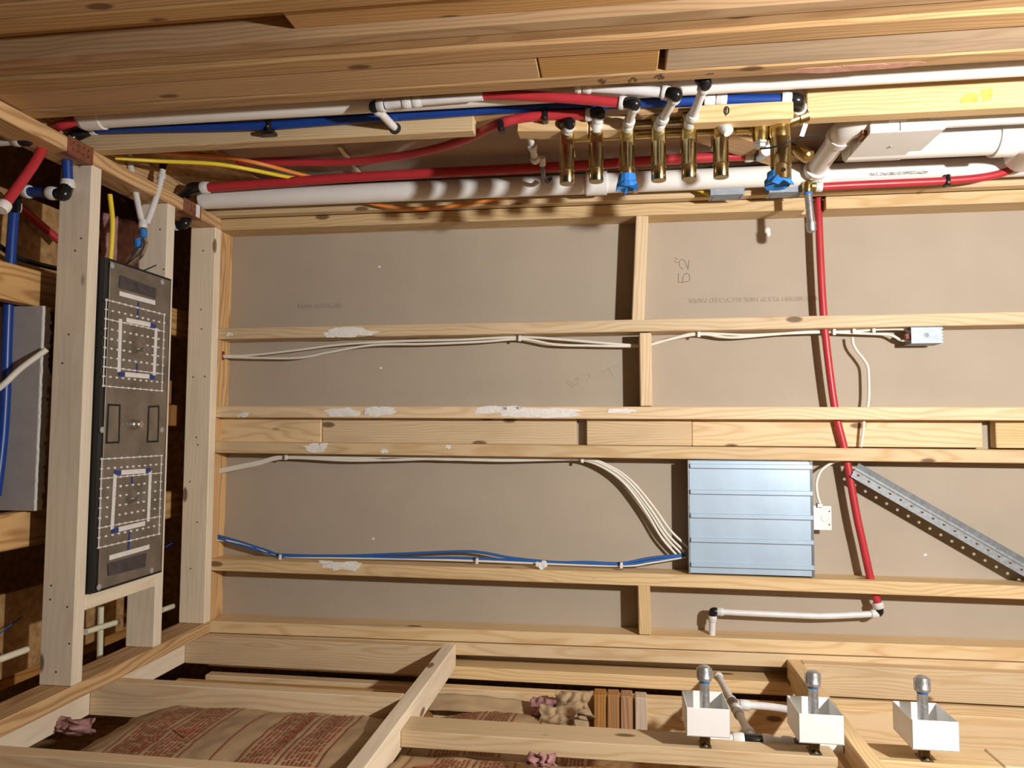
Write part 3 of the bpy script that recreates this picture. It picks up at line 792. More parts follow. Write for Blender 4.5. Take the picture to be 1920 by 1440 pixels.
# ================================================================== RED RISER AND ITS WHITE BRANCH ON THE BACK WALL
rp = empty('red_pipe', py(1645, 1130, 2.335), 'red hot water tube dropping across the back wall through the studs to a white branch', 'water pipe')
P = [py(x_, y_, 2.335) for x_, y_ in ((1534, 372), (1536, 430), (1539, 500), (1545, 600), (1556, 700), (1568, 780), (1585, 850), (1605, 960), (1618, 1020), (1630, 1075), (1640, 1112), (1646, 1130))]
tube('red_tube', P, 0.0111, 'red', rp)
e = py(1649, 1148, 2.335)
collar(py(1647, 1135, 2.335), P[-1] - P[-2], 0.0111, rp, 0.018)
W_ = [py(x_, y_, 2.335) for x_, y_ in ((1640, 1151), (1600, 1153), (1540, 1155), (1480, 1153), (1410, 1150), (1350, 1147))]
elbow(P[-1], e, W_[0], 0.0095, rp)
tube('white_tube', W_, 0.0095, 'pex', rp)
collar(W_[0], W_[0] - W_[1], 0.0095, rp, 0.020); collar(W_[-1], W_[-1] - W_[-2], 0.0095, rp, 0.020)
e2 = py(1336, 1146, 2.335); d0 = py(1336, 1160, 2.335); d1 = py(1335, 1200, 2.335)
elbow(W_[-1], e2, d0, 0.0095, rp)
tube('white_tube', [d0, d1], 0.0095, 'pex', rp); collar(d0, d1 - d0, 0.0095, rp, 0.018)

# ================================================================== LEFT WALL: STUB OUTS WITH GUARD BOXES, WHITE TUBES
GB = 'white plastic guard boxes'
GN = 'capped galvanised stub pipes'
words = ('leftmost of three, beside the black tee', 'middle of three, beside the niche sill', 'rightmost of three, nearest the floor')
for i, (zc, w1) in enumerate(((1.203, words[0]), (0.972, words[1]), (0.748, words[2]))):
    cy_ = 1.712
    g = empty('guard_box', (-0.642, cy_, zc - 0.046), 'open white plastic guard box, ' + w1, 'plastic box', GB)
    hz, hy, xt, xbm, t = 0.0455, 0.054, -0.596, -0.656, 0.0022
    box('front_wall', xbm, xt, cy_ - hy, cy_ - hy + t, zc - hz, zc + hz, 'box_white', g, 0.001)
    box('rear_wall', xbm, xt, cy_ + hy - t, cy_ + hy, zc - hz, zc + hz, 'box_white', g, 0.001)
    box('side_wall', xbm, xt, cy_ - hy, cy_ + hy, zc - hz, zc - hz + t, 'box_white', g, 0.001)
    box('side_wall', xbm, xt, cy_ - hy, cy_ + hy, zc + hz - t, zc + hz, 'box_white', g, 0.001)
    box('base', xbm, xbm + t, cy_ - hy, cy_ + hy, zc - hz, zc + hz, 'box_white', g, 0.0005)
    n = empty('stub_pipe', (-0.70, 1.72, zc - 0.011), 'galvanised capped stub pipe in the guard box ' + w1, 'pipe', GN)
    lathe('nipple', (-0.672, 1.72, zc), (1, 0, 0), [(0, 0.0107), (0.118, 0.0107)], 'galv', n)
    lathe('thread_tape', (-0.562, 1.72, zc), (1, 0, 0), [(0, 0.0108), (0.001, 0.0114), (0.006, 0.0114), (0.007, 0.0108)], 'tape_blue', n)
    cp = lathe('cap', (-0.556, 1.72, zc), (1, 0, 0), [(0, 0.0135), (0.0, 0.0155), (0.006, 0.0158), (0.008, 0.0145), (0.022, 0.0142), (0.028, 0.0125), (0.031, 0.008), (0.0315, 0.002)], 'galv', n)
    for s in (-1, 1): box('lug', -0.552, -0.530, 1.72 - 0.0025, 1.72 + 0.0025, zc + s * 0.0135, zc + s * 0.0168, 'galv', cp, 0.0008)
    lathe('brass_ell', (-0.697, 1.72, zc), (1, 0, 0), [(0, 0.010), (0.010, 0.0115), (0.036, 0.012), (0.036, 0.011)], 'brass_dark', n)
    box('ear', -0.6968, -0.6935, 1.699, 1.741, zc - 0.012, zc + 0.012, 'brass_dark', n, 0.002)
    for s in (-1, 1): lathe('screw', (-0.6935, 1.72 + s * 0.016, zc), (1, 0, 0), [(0, 0.004), (0.002, 0.0035), (0.003, 0.001)], 'galv', n, 10)

wp = empty('white_pipe', (-0.69, 1.76, 1.0), 'white tubing with a black tee linking the stub pipes in the niche', 'water pipe')
X_ = -0.690
def wpt(x, y, X=X_): return px(x, y, X)
def wy(x, y, Y): return py(x, y, Y)
t0 = wy(1412, 1388, 1.765)
zt = t0.z; xt = t0.x
tube('white_tube', [(xt, 1.765, zt + 0.10), (xt, 1.765, zt + 0.028)], 0.0111, 'pex', wp)
lathe('black_tee', (xt, 1.765, zt + 0.020), (0, 0, -1), [(0, 0.0125), (0.004, 0.0135), (0.036, 0.0135), (0.040, 0.0125)], 'black', wp)
collar((xt, 1.765, zt + 0.032), (0, 0, 1), 0.0111, wp, 0.024); collar((xt, 1.765, zt - 0.032), (0, 0, -1), 0.0111, wp, 0.024)
tube('white_tube', [(xt, 1.765, zt - 0.03), (xt - 0.003, 1.765, zt - 0.10)], 0.0111, 'pex', wp)
collar((xt - 0.002, 1.765, zt - 0.075), (0, 0, -1), 0.0111, wp, 0.024)
lathe('coupling', (xt - 0.003, 1.765, zt - 0.088), (0, 0, -1), [(0, 0.0125), (0.004, 0.0138), (0.05, 0.0138), (0.054, 0.012)], 'alu_dark', wp)
tube('white_tube', [(xt - 0.003, 1.765, zt - 0.13), (xt - 0.004, 1.762, zt - 0.19)], 0.011, 'pex', wp)
# the riser of the tee runs back to the wall and branches once
A_ = Vector((xt, 1.765, zt)); up_ = wy(1347, 1268, 2.24)
tube('white_tube', [A_ + Vector((0, 0.01, 0)), up_], 0.0095, 'pex', wp)
for f in (0.10, 0.36):
    collar(A_.lerp(up_, f), up_ - A_, 0.0098, wp, 0.026)
collar(up_, up_ - A_, 0.0095, wp, 0.02)
br = wy(1370, 1313, 2.0); brl = A_.lerp(up_, 0.50)
tube('branch_tee', [A_.lerp(up_, 0.43), A_.lerp(up_, 0.57)], 0.0128, 'black', wp)
collar(A_.lerp(up_, 0.44), up_ - A_, 0.0098, wp, 0.02); collar(A_.lerp(up_, 0.56), up_ - A_, 0.0098, wp, 0.02)
e1 = brl + Vector((0, -0.02, -0.11))
tube('white_tube', [brl + Vector((0, 0, -0.01)), brl + Vector((0.0, -0.006, -0.10)), e1 + Vector((-.002, -0.02, -0.08))], 0.0095, 'pex', wp)
collar(brl + Vector((0, -0.001, -0.028)), (0, -0.05, -1), 0.0098, wp, 0.024)

# ================================================================== RIGHT WALL: DRAIN AND VENT PIPES
vent = empty('vent_pipe', (0.745, 1.585, 0.05), 'long white plastic vent pipe running the full height beside the stacked studs', 'drain pipe')
tube('barrel', [(0.7583, 1.61, 2.70), (0.7573, 1.61, 0.05)], 0.0242, 'pvc', vent, 24)
lathe('end_socket', (0.7583, 1.61, 2.64), (0, 0, 1), [(0, 0.0245), (0.0, 0.028), (0.05, 0.028), (0.05, 0.0245)], 'pvc', vent, 24)

drain = empty('drain_pipe', (0.735, 2.19, 0.05), 'white plastic drain pipe at the back of the right wall with a tee branch', 'drain pipe')
tube('barrel', [(0.737, 2.185, 2.72), (0.737, 2.185, 0.94)], 0.0302, 'pvc', drain, 24)
zj = py(1515, 315, 2.185).z
lathe('tee_hub', (0.737, 2.185, zj + 0.055), (0, 0, -1), [(0, 0.031), (0, 0.036), (0.025, 0.036), (0.027, 0.034), (0.085, 0.034), (0.087, 0.036), (0.11, 0.036), (0.11, 0.031)], 'pvc', drain, 26)
lathe('coupling', (0.737, 2.185, py(1118, 330, 2.185).z + 0.03), (0, 0, -1), [(0, 0.0305), (0, 0.0355), (0.062, 0.0355), (0.062, 0.0305)], 'pvc', drain, 26)
lathe('pipe_ring', (0.737, 2.185, py(1188, 335, 2.185).z), (0, 0, -1), [(0, 0.0303), (0, 0.034), (0.012, 0.034), (0.012, 0.0303)], 'pvc', drain, 26)
tube('barrel', [(0.737, 2.185, 0.94), (0.738, 2.185, 0.05)], 0.0295, 'pvc', drain, 24)
zb = zj - 0.01
j0 = Vector((0.737, 2.155, zb)); j1 = Vector((0.742, 1.885, zb))
tube('branch', [j0, j1], 0.026, 'pvc', drain, 22)
lathe('branch_hub', j0, j1 - j0, [(0.01, 0.028), (0.01, 0.033), (0.035, 0.033), (0.037, 0.028)], 'pvc', drain, 24)
lathe('branch_hub', j1 + Vector((0, 0.045, 0)), (0, -1, 0), [(0, 0.027), (0, 0.0325), (0.028, 0.0325), (0.03, 0.027)], 'pvc', drain, 24)
tube('bend', [j1 + Vector((0, 0.02, 0)), j1 + Vector((0, -0.02, -0.004)), j1 + Vector((0, -0.05, -0.035)), j1 + Vector((0, -0.06, -0.075))], 0.030, 'pvc', drain, 22)
tube('branch', [j1 + Vector((0, -0.06, -0.07)), j1 + Vector((0.002, -0.06, -0.85))], 0.026, 'pvc', drain, 22)
lathe('branch_hub', j1 + Vector((0, -0.06, -0.075)), (0, 0, -1), [(0, 0.027), (0, 0.0315), (0.04, 0.0315), (0.04, 0.027)], 'pvc', drain, 24)
text('pipe_print', 'ASTM D2665 D1785 PVC 2 IN', py(1740, 320, 2.156), (0, 0, 1), (-1, 0, 0), 0.012, 'marker', drain, 0.0012)

big = empty('waste_pipe', (0.74, 1.97, 0.05), 'thick white waste pipe with an elbow low in the right wall', 'drain pipe')
q0 = py(1700, 270, 1.97); q1 = py(1890, 262, 1.97)
tube('barrel', [(0.742, 1.97, 0.80), (0.742, 1.97, q1.z)], 0.0445, 'pvc', big, 26)
lathe('hub', (0.742, 1.97, q1.z + 0.035), (0, 0, -1), [(0, 0.045), (0, 0.051), (0.05, 0.051), (0.05, 0.045)], 'pvc', big, 26)
tube('bend', [(0.742, 1.97, q1.z), (0.742, 1.975, q1.z - 0.05), (0.742, 2.02, q1.z - 0.09), (0.742, 2.12, q1.z - 0.11)], 0.0445, 'pvc', big, 22)

# white plastic outlet box over the waste pipe
wbx = empty('outlet_box', (0.72, 1.86, 0.62), 'white plastic wall box with a screw mounted over the thick waste pipe', 'plastic box')
a = py(1632, 233, 1.80); b_ = py(1776, 262, 1.80)
x_hi, x_lo = 0.772, 0.700
za, zb_ = py(1632, 250, 1.80).z, py(1745, 250, 1.80).z
def wface(name, pts, d, mat='box_white'): return prism(name, pts, d, mat, wbx)
box('body', x_lo + 0.002, x_hi, 1.80, 1.985, zb_, za, 'box_white', wbx, 0.002)
box('lid', x_lo, x_lo + 0.003, 1.797, 1.99, zb_ - 0.002, za + 0.002, 'box_white', wbx, 0.001)
box('seam', x_lo + 0.002, x_hi + 0.001, 1.7985, 1.80, (za + zb_) / 2 - 0.0008, (za + zb_) / 2 + 0.0008, 'alu_dark', wbx, 0)
c = px(1660, 283, x_lo)
lathe('screw', (x_lo, 1.89, (za + zb_) / 2 - 0.01), (-1, 0, 0), [(0, 0.005), (0.002, 0.0045), (0.003, 0.002)], 'chrome', wbx, 12)
box('rust_bracket', x_lo + 0.004, x_hi - 0.005, 1.82, 1.86, za - 0.001, za + 0.012, 'nail_plate', wbx, 0.001)
lathe('spigot', (0.735, 1.90, za), (0, 0, 1), [(0, 0.02), (0.03, 0.02), (0.032, 0.017)], 'gyp_grey', wbx, 18)
box('sleeve', x_lo + 0.004, x_hi - 0.002, 1.803, 1.94, zb_ - 0.035, zb_, 'box_white', wbx, 0.002)

# ================================================================== WATER LINES IN THE RIGHT WALL
bl = empty('blue_pipe', (0.735, 1.667, 1.0), 'long blue cold water tube clipped along the right wall stud', 'water pipe')
YB = 1.665
P = [py(x_, y_, YB) for x_, y_ in ((172, 243), (300, 240), (420, 238), (505, 235), (600, 228), (700, 221), (800, 214), (930, 205), (1040, 199), (1150, 195), (1250, 191), (1330, 188))]
tube('blue_tube', P, 0.0111, 'blue', bl)
collar(P[0], P[1] - P[0], 0.0111, bl, 0.024); collar(P[-1], P[-1] - P[-2], 0.0111, bl, 0.024)
Q = [py(x_, y_, YB) for x_, y_ in ((1340, 187), (1352, 187), (1410, 187), (1474, 187))]
lathe('coupler_ring', Q[0] - Vector((0, 0, 0.002)), (0, 0, -1), [(0, 0.012), (0.006, 0.012)], 'black', bl)
collar(Q[1], Q[1] - Q[2], 0.0111, bl, 0.024)
tube('blue_tube', Q[1:], 0.0125, 'blue', bl)
collar(Q[-1], Q[-1] - Q[-2], 0.0125, bl, 0.022)
ec = py(1496, 188, YB); ee = py(1497, 204, 1.70)
elbow(Q[-1], ec, ee, 0.0125, bl)
collar(ee, (0.0, 0.2, 0) , 0.0125, bl, 0.020)
tube('clear_tube', [ee, py(1490, 232, 1.735)], 0.0105, 'chrome', bl)
for x_, y_, lb in ((508, 237, ''), ):
    c = py(x_, y_, YB)
    cl = box('pipe_clip', c.x - 0.018, c.x + 0.014, YB - 0.014, YB + 0.012, c.z - 0.006, c.z + 0.006, 'black', bl, 0.003)
    box('clip_foot', c.x - 0.022, c.x - 0.012, YB - 0.010, YB + 0.013, c.z - 0.012, c.z + 0.022, 'black', cl, 0.002)
    lathe('nail', (c.x - 0.006, YB - 0.014, c.z), (0, -1, 0), [(0, 0.003), (0.0015, 0.003)], 'chrome', cl, 10)
# the blue tube's upper end passes through the ledger and turns up over the ceiling
ZB = 2.762
e1 = Vector((0.716, 1.640, ZB)); up1 = pz(127, 345, ZB)
elbow(P[0], Vector((0.735, 1.652, ZB - 0.012)), e1, 0.0111, bl)
collar(e1, e1 - up1, 0.0111, bl, 0.02)
tube('blue_tube', [e1, up1], 0.0125, 'blue', bl)
collar(up1, e1 - up1, 0.0125, bl, 0.022)
ez = pz(120, 366, ZB); s1 = pz(106, 363, ZB + 0.018); s2 = pz(46, 359, ZB + 0.118)
elbow(up1, ez, s1, 0.0125, bl)
collar(s1.lerp(s2, 0.12), s1 - s2, 0.0125, bl, 0.022); tube('blue_tube', [s1, s2], 0.0125, 'blue', bl); collar(s1.lerp(s2, 0.93), s2 - s1, 0.0125, bl, 0.022)
r0 = pz(32, 372, 2.935); r1 = pz(27, 392, 2.935)
elbow(s2, s2 + Vector((-0.004, 0, 0.028)), r1, 0.0125, bl)
R_ = [pz(x_, y_, 2.94) for x_, y_ in ((27, 388), (22, 450), (17, 540), (13, 640), (10, 740), (4, 830), (-8, 930))]
collar(R_[0], R_[1] - R_[0], 0.0125, bl, 0.024); tube('blue_tube', R_, 0.0125, 'blue', bl)

RG = 'red hot water tubes in the right wall'
# red line along the back of the bay
r3 = empty('red_pipe', (0.74, 2.08, 1.2), 'thick red tube running just above the white drain pipe', 'water pipe', RG)
P = [py(x_, y_, 2.10) for x_, y_ in ((385, 352), (500, 344), (640, 334), (780, 326), (900, 320), (1060, 312), (1180, 304), (1290, 297), (1405, 291))]
tube('red_tube', P, 0.0143, 'red', r3)
collar(P[0], P[1] - P[0], 0.0143, r3, 0.024); collar(P[-1], P[-1] - P[-2], 0.0143, r3, 0.024)
e0 = py(362, 352, 2.10); e1 = Vector((0.722, 2.115, 2.752))
elbow(P[0], e0, e1, 0.0143, r3)
e2 = pz(352, 404, 2.757)
collar(e1, e1 - e2, 0.0143, r3, 0.022); tube('white_tube', [e1, e2], 0.0125, 'pex', r3); collar(e2, e1 - e2, 0.0125, r3, 0.018)
q5 = pz(347, 420, 2.757); elbow(e2, q5, q5 + Vector((-0.004, 0, 0.03)), 0.0125, r3); collar(q5 + Vector((-0.005, 0, 0.034)), (0, 0, 1), 0.011, r3, 0.018)
f0 = P[-1]; f1 = py(1424, 290, 2.10); f2 = py(1436, 282, 2.02)
elbow(f0, f1, f2, 0.0143, r3); collar(f2, f2 - f1, 0.0125, r3, 0.02)
# red line climbing to the first valve port
r2 = empty('red_pipe', (0.74, 1.8, 1.45), 'red tube bending out of the bay to the first valve port', 'water pipe', RG)
P = [py(*q) for q in ((330, 298, 2.03), (480, 303, 2.03), (640, 304, 2.02), (740, 294, 1.96), (820, 278, 1.86), (880, 258, 1.77), (930, 234, 1.672), (975, 222, 1.664), (1030, 216, 1.664), (1105, 215, 1.664))]
tube('red_tube', P, 0.0111, 'red', r2); collar(P[-1], P[-1] - P[-2], 0.0111, r2, 0.018)
for x_, y_ in ((1022, 216), (940, 236)):
    c = py(x_, y_, 1.66)
    cl = box('pipe_clip', c.x - 0.016, c.x + 0.013, 1.650, 1.676, c.z - 0.007, c.z + 0.007, 'black', r2, 0.003)
    lathe('nail', (c.x - 0.011, 1.650, c.z - 0.002), (0, -1, 0), [(0, 0.003), (0.0015, 0.003)], 'chrome', cl, 10)
r2e = P[-1]
# red line to the third port, coming from behind the stacked studs
r1_ = empty('red_pipe', (0.74, 1.62, 1.45), 'red tube slipping from behind the stacked studs to the third valve port', 'water pipe', RG)
P = [py(*q) for q in ((700, 166, 1.560), (840, 174, 1.560), (950, 178, 1.563), (1060, 184, 1.567), (1168, 193, 1.572))]
tube('red_tube', P, 0.0111, 'red', r1_); collar(P[-1], P[-1] - P[-2], 0.0111, r1_, 0.018)
r1e = P[-1]

# ================================================================== SHOWER VALVES
YV = 1.70
vm = empty('valve_manifold', (0.70, 1.74, 1.07), 'brass manifold of six slim valve cylinders with a larger mixing valve', 'shower valve')
XB = 0.690
ztop, zbot = py(1052, 262, 1.735).z, py(1430, 262, 1.735).z
tube('manifold_bar', [(XB + 0.012, 1.74, ztop), (XB + 0.012, 1.74, zbot)], 0.011, 'brass', vm, 18)
tube('manifold_bar', [(XB + 0.045, 1.75, ztop), (XB + 0.045, 1.75, zbot + 0.06)], 0.010, 'brass_dull', vm, 18)
tips = ((1063, 345), (1118, 341), (1176, 341), (1235, 339), (1292, 336), (1352, 333))
tops = []
for i, (x_, y_) in enumerate(tips):
    t = py(x_, y_, YV)
    z_ = t.z
    L_ = 0.089
    cy = lathe('valve_cylinder', (t.x + L_, YV, z_), (-1, 0, 0), [(0, 0.0175), (L_ - 0.033, 0.0175), (L_ - 0.032, 0.0182), (L_ - 0.030, 0.0182), (L_ - 0.029, 0.0172), (L_ - 0.001, 0.0172), (L_, 0.0165), (L_, 0.001)], 'brass_dull', vm, 26)
    bd = box('valve_body', t.x + L_ - 0.008, XB + 0.040, YV - 0.012, YV + 0.055, z_ - 0.017, z_ + 0.015, 'brass', vm, 0.003)
    lathe('port', (XB + 0.006, YV + 0.004, z_), (0, -1, 0), [(0, 0.0115), (0.02, 0.0115), (0.02, 0.0095)], 'brass', bd, 18)
    tops.append(Vector((XB + 0.006, YV - 0.012, z_)))
# the big mixing valve
t = py(1465, 345, YV - 0.01); zc = t.z
lathe('mixer_cylinder', (0.655, YV - 0.01, zc), (-1, 0, 0), [(0, 0.0225), (0.060, 0.0225), (0.061, 0.0232), (0.064, 0.0232), (0.065, 0.022), (0.095, 0.022), (0.097, 0.0205), (0.097, 0.001)], 'brass_dull', vm, 28)
lathe('mixer_body', (0.726, YV + 0.0, zc), (-1, 0, 0), [(0, 0.012), (0.006, 0.020), (0.03, 0.0245), (0.06, 0.0245), (0.076, 0.021)], 'brass', vm, 26)
lathe('mixer_port', (0.70, YV + 0.01, zc - 0.015), (0.35, 0.05, -1), [(0, 0.014), (0.03, 0.014), (0.03, 0.018), (0.05, 0.018), (0.05, 0.012)], 'brass', vm, 20)
lathe('set_screw', (0.576, YV - 0.0325, zc), (0, -1, 0), [(0, 0.005), (0.0015, 0.005), (0.0017, 0.003)], 'black', vm, 14)
zk = py(1427, 262, YV).z
lathe('check_valve', (0.705, YV + 0.005, zk), (-1, 0, 0), [(0, 0.010), (0.004, 0.019), (0.03, 0.0195), (0.045, 0.017), (0.05, 0.0165)], 'brass', vm, 24)
lathe('hex_nut', (0.658, YV + 0.005, zk), (-1, 0, 0), [(0, 0.017), (0.008, 0.017), (0.009, 0.013), (0.016, 0.0125), (0.017, 0.006)], 'galv', vm, 6)
lathe('union', (0.702, 1.735, zk + 0.05), (0, 0, -1), [(0, 0.014), (0.03, 0.014), (0.032, 0.016), (0.05, 0.016), (0.055, 0.012), (0.085, 0.012)], 'brass', vm, 22)
ce_ = py(1510, 285, 1.78)
lathe('inlet_ell', ce_ + Vector((0.01, 0, 0.02)), (-0.5, -0.3, -0.4), [(0, 0.012), (0.02, 0.016), (0.04, 0.016), (0.045, 0.011)], 'brass', vm, 18)
c = py(1503, 240, 1.70); tg = bar('paper_tag', py(1511, 232, 1.70), py(1503, 256, 1.70), 0.010, 0.0006, (0, -1, 0), 'tape_white', vm)
wz = tube('sensor_wire', [py(1425, 279, 1.68), py(1450, 276, 1.665), py(1480, 266, 1.66), (py(1510, 257, 1.675)), py(1535, 255, 1.69), py(1547, 259, 1.70)], 0.002, 'black', None, 8); tag(wz, 'thin black wire looping over the mixing valve', 'wire')

def bluecap(x, y, label, seed, w_=0.05):
    c = py(x, y, YV - 0.02)
    rnd = random.Random(seed); bm = bmesh.new()
    n = 14; rows = 5
    grid = []
    for r_ in range(rows):
        ring = []
        for k in range(n):
            a_ = 2 * math.pi * k / n
            rad = (0.0195 if w_ < 0.055 else 0.0245) * (1.02 + (0.30 * r_ / rows if r_ > 2 else 0.0) + rnd.uniform(-.02, .14) * (r_ / rows) * 1.6)
            ring.append(bm.verts.new(Vector((c.x + 0.014 - 0.0075 * r_ + rnd.uniform(-.002, .002) * r_, YV - 0.003 + math.sin(a_) * rad, c.z + math.cos(a_) * rad))))
        grid.append(ring)
    for r_ in range(rows - 1):
        for k in range(n): bm.faces.new((grid[r_][k], grid[r_][(k + 1) % n], grid[r_ + 1][(k + 1) % n], grid[r_ + 1][k]))
    cv = bm.verts.new(sum((v.co for v in grid[-1]), Vector()) / n + Vector((0.006, 0, 0)))
    for k in range(n): bm.faces.new((grid[-1][k], grid[-1][(k + 1) % n], cv))
    o = fin('blue_tape', bm, 'tape_blue', None); o.modifiers.new('solid', 'SOLIDIFY').thickness = 0.0006
    return tag(o, label, 'tape')
bluecap(1176, 335, 'crumpled blue masking tape wrapped round a slim valve tip', 3)
bluecap(1463, 330, 'blue masking tape covering the end of the large mixing valve', 4, 0.06)

# white tube stubs from the valve ports to the black elbows
SG = 'white tube stubs on the valve ports'
def stub(i, label, end, turn=None, rr=0.0095):
    a_ = tops[i]; e_ = Vector(end)
    g = empty('valve_stub', a_, label, 'water pipe', SG)
    d = e_ - a_
    tube('white_tube', [a_, e_], rr, 'pex', g)
    collar(a_ + d.normalized() * 0.012, d, rr * 1.05, g, 0.022)
    if d.length > 0.05: collar(a_ + d.normalized() * 0.040, d, rr * 1.05, g, 0.018)
    collar(e_, d, rr * 1.05, g, 0.020)
    if turn is not None:
        elbow(e_, e_ + d.normalized() * 0.016 + Vector((0.0, 0, 0.0)), Vector(turn), rr * 1.12, g)
    return g
el = [py(1066, 238, 1.672), py(1122, 222, 1.664), py(1189, 200, 1.572), py(1265, 184, 1.553), py(1320, 164, 1.535), py(1362, 243, 1.68)]
stub(0, 'shortest white stub on the valve at the end of the row', el[0], py(1050, 236, 1.69))
stub(1, 'white stub rising from the valve to the clipped red tube', el[1], r2e)
stub(2, 'white stub rising from the blue-taped valve to a red tube', el[2], r1e)
stub(3, 'white stub rising to a white tube behind the studs', el[3], py(1248, 174, 1.553))
stub(4, 'longest white stub, climbing to an elbow under the marker number 1', el[4], py(1312, 150, 1.535))
stub(5, 'short white stub beneath the wood block marked 0', el[5])
wt = empty('white_pipe', py(1180, 168, 1.59), 'white tube running behind the stacked studs to the fourth valve', 'water pipe')
P = [py(1248, 174, 1.553), py(1180, 168, 1.553), py(1100, 163, 1.556)]
tube('white_tube', P, 0.0111, 'pex', wt); collar(P[0], P[0] - P[1], 0.0111, wt, 0.018); collar(py(1100, 163, 1.556), (0, 0, 1), 0.0111, wt, 0.018); collar(py(1084, 162, 1.556), (0, 0, 1), 0.0111, wt, 0.014)

# white branch dropping into the drilled stud
wd = empty('white_pipe', py(700, 200, 1.62), 'white tube with couplings turning into a hole drilled in the stud', 'water pipe')
h0 = py(741, 241, 1.690); h1 = py(708, 206, 1.57)
tube('white_tube', [h0, h1], 0.0095, 'pex', wd); collar(h1, h1 - h0, 0.0098, wd, 0.018)
k0 = py(722, 196, 1.560); k1 = py(768, 191, 1.558); k2 = py(905, 180, 1.558)
elbow(h1, py(700, 200, 1.559), k0, 0.0105, wd)
tube('white_tube', [k0, k1, k2], 0.0105, 'pex', wd)
collar(py(714, 198, 1.559), k0 - k1, 0.0108, wd, 0.018); collar(py(764, 191, 1.559), k1 - k0, 0.0108, wd, 0.020); collar(py(782, 189, 1.559), k1 - k0, 0.0108, wd, 0.020)
lathe('coupler_ring', py(775, 190, 1.559), (0, 0, -1), [(0, 0.0122), (0.004, 0.0122)], 'black', wd)
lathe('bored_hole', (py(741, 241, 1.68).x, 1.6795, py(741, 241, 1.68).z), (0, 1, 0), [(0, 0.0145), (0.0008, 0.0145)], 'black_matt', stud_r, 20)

# small white drop beside the valves and its black clip
wc = empty('white_pipe', py(1000, 285, 1.80), 'small white tube hanging under the wood block beside the first valve', 'water pipe')
P = [py(992, 248, 1.72), py(998, 275, 1.78), py(1003, 298, 1.83)]
tube('white_tube', P, 0.0085, 'pex', wc); collar(P[1], P[1] - P[0], 0.0088, wc, 0.02); collar(P[2], P[2] - P[1], 0.0088, wc, 0.02)
c = py(1017, 300, 1.9)
hk = empty('pipe_hook', c, 'black hook clip with a white sleeve over the red tube', 'pipe clip')
tube('hook', [py(1017, 300, 1.95), py(1018, 318, 2.0), py(1020, 333, 2.06), py(1027, 341, 2.09), py(1033, 335, 2.10)], 0.006, 'black', hk, 10)
lathe('sleeve', py(1017, 295, 1.93), py(1017, 310, 1.95) - py(1017, 295, 1.93), [(0, 0.0085), (0.024, 0.0085)], 'pvc', hk, 14)

# orange and yellow cables
OG = 'coloured cables in the right wall'
cable([(215, 296, 1.78), (300, 302, 1.86), (400, 307, 1.92), (470, 318, 1.98), (540, 332, 2.09), (600, 340, 2.16)], 'yellow cable swinging across the bay under the ceiling', 'cable_yellow', 0.0058, OG)
cable([(290, 285, 1.90), (370, 291, 1.93), (440, 297, 1.95), (500, 310, 1.99), (560, 326, 2.09), (610, 338, 2.16)], 'orange cable swinging across the bay above the yellow one', 'cable_orange', 0.0058, OG)
cable([(660, 365, 2.22), (690, 380, 2.235), (740, 389, 2.235), (800, 391, 2.235), (860, 385, 2.235), (920, 375, 2.235), (980, 365, 2.23), (1060, 358, 2.225), (1180, 352, 2.215), (1300, 346, 2.20), (1440, 338, 2.19)], 'orange cable sagging below the drain pipe to a steel box', 'cable_orange', 0.0058, OG)
cable([(1285, 352, 2.235), (1305, 355, 2.23), (1320, 361, 2.225), (1332, 366, 2.22)], 'short yellow cable entering the small steel box', 'cable_yellow', 0.0050, OG)

# red line at the foot of the right wall with its galvanised stub
rl = empty('red_pipe', (0.66, 2.17, 0.5), 'red tube running from a brass elbow to the floor end of the right wall', 'water pipe', RG)
YN = 2.165
P = [py(x_, y_, YN) for x_, y_ in ((1542, 350), (1600, 347), (1690, 343), (1773, 339), (1840, 333), (1885, 322), (1908, 305), (1918, 280))]
tube('red_tube', P, 0.0111, 'red', rl); collar(py(1535, 350, YN), (0, 0, 1), 0.0111, rl, 0.018)
c = py(1775, 338, YN)
cl = box('pipe_clip', c.x - 0.018, c.x + 0.014, YN - 0.014, YN + 0.014, c.z - 0.006, c.z + 0.006, 'black', rl, 0.003)
lathe('nail', (c.x - 0.010, YN - 0.014, c.z), (0, -1, 0), [(0, 0.004), (0.002, 0.003)], 'chrome', cl, 10)
c = py(1514, 349, YN)
lathe('brass_ell', c + Vector((0.014, 0, 0)), (-1, 0, 0), [(0, 0.006), (0.004, 0.014), (0.02, 0.0155), (0.03, 0.0145), (0.034, 0.0125)], 'brass', rl, 20)
tube('brass_ell', [c, py(1530, 350, YN)], 0.0115, 'brass', rl, 16)
sn = empty('stub_pipe', c, 'galvanised capped stub pipe pointing out from the brass elbow on the right wall', 'pipe', GN)
tip = py(1522, 436, 2.155)
dd = (tip - c).normalized(); LL = (tip - c).length
lathe('nipple', c + dd * 0.014, dd, [(0, 0.0107), (LL - 0.030, 0.0107)], 'galv', sn)
lathe('thread_tape', c + dd * 0.016, dd, [(0, 0.0108), (0.001, 0.0115), (0.010, 0.0115), (0.011, 0.0108)], 'tape_blue', sn)
lathe('cap', c + dd * (LL - 0.03), dd, [(0, 0.0125), (0.0, 0.0138), (0.006, 0.0142), (0.01, 0.013), (0.022, 0.013), (0.027, 0.011), (0.030, 0.006), (0.0302, 0.001)], 'galv', sn)

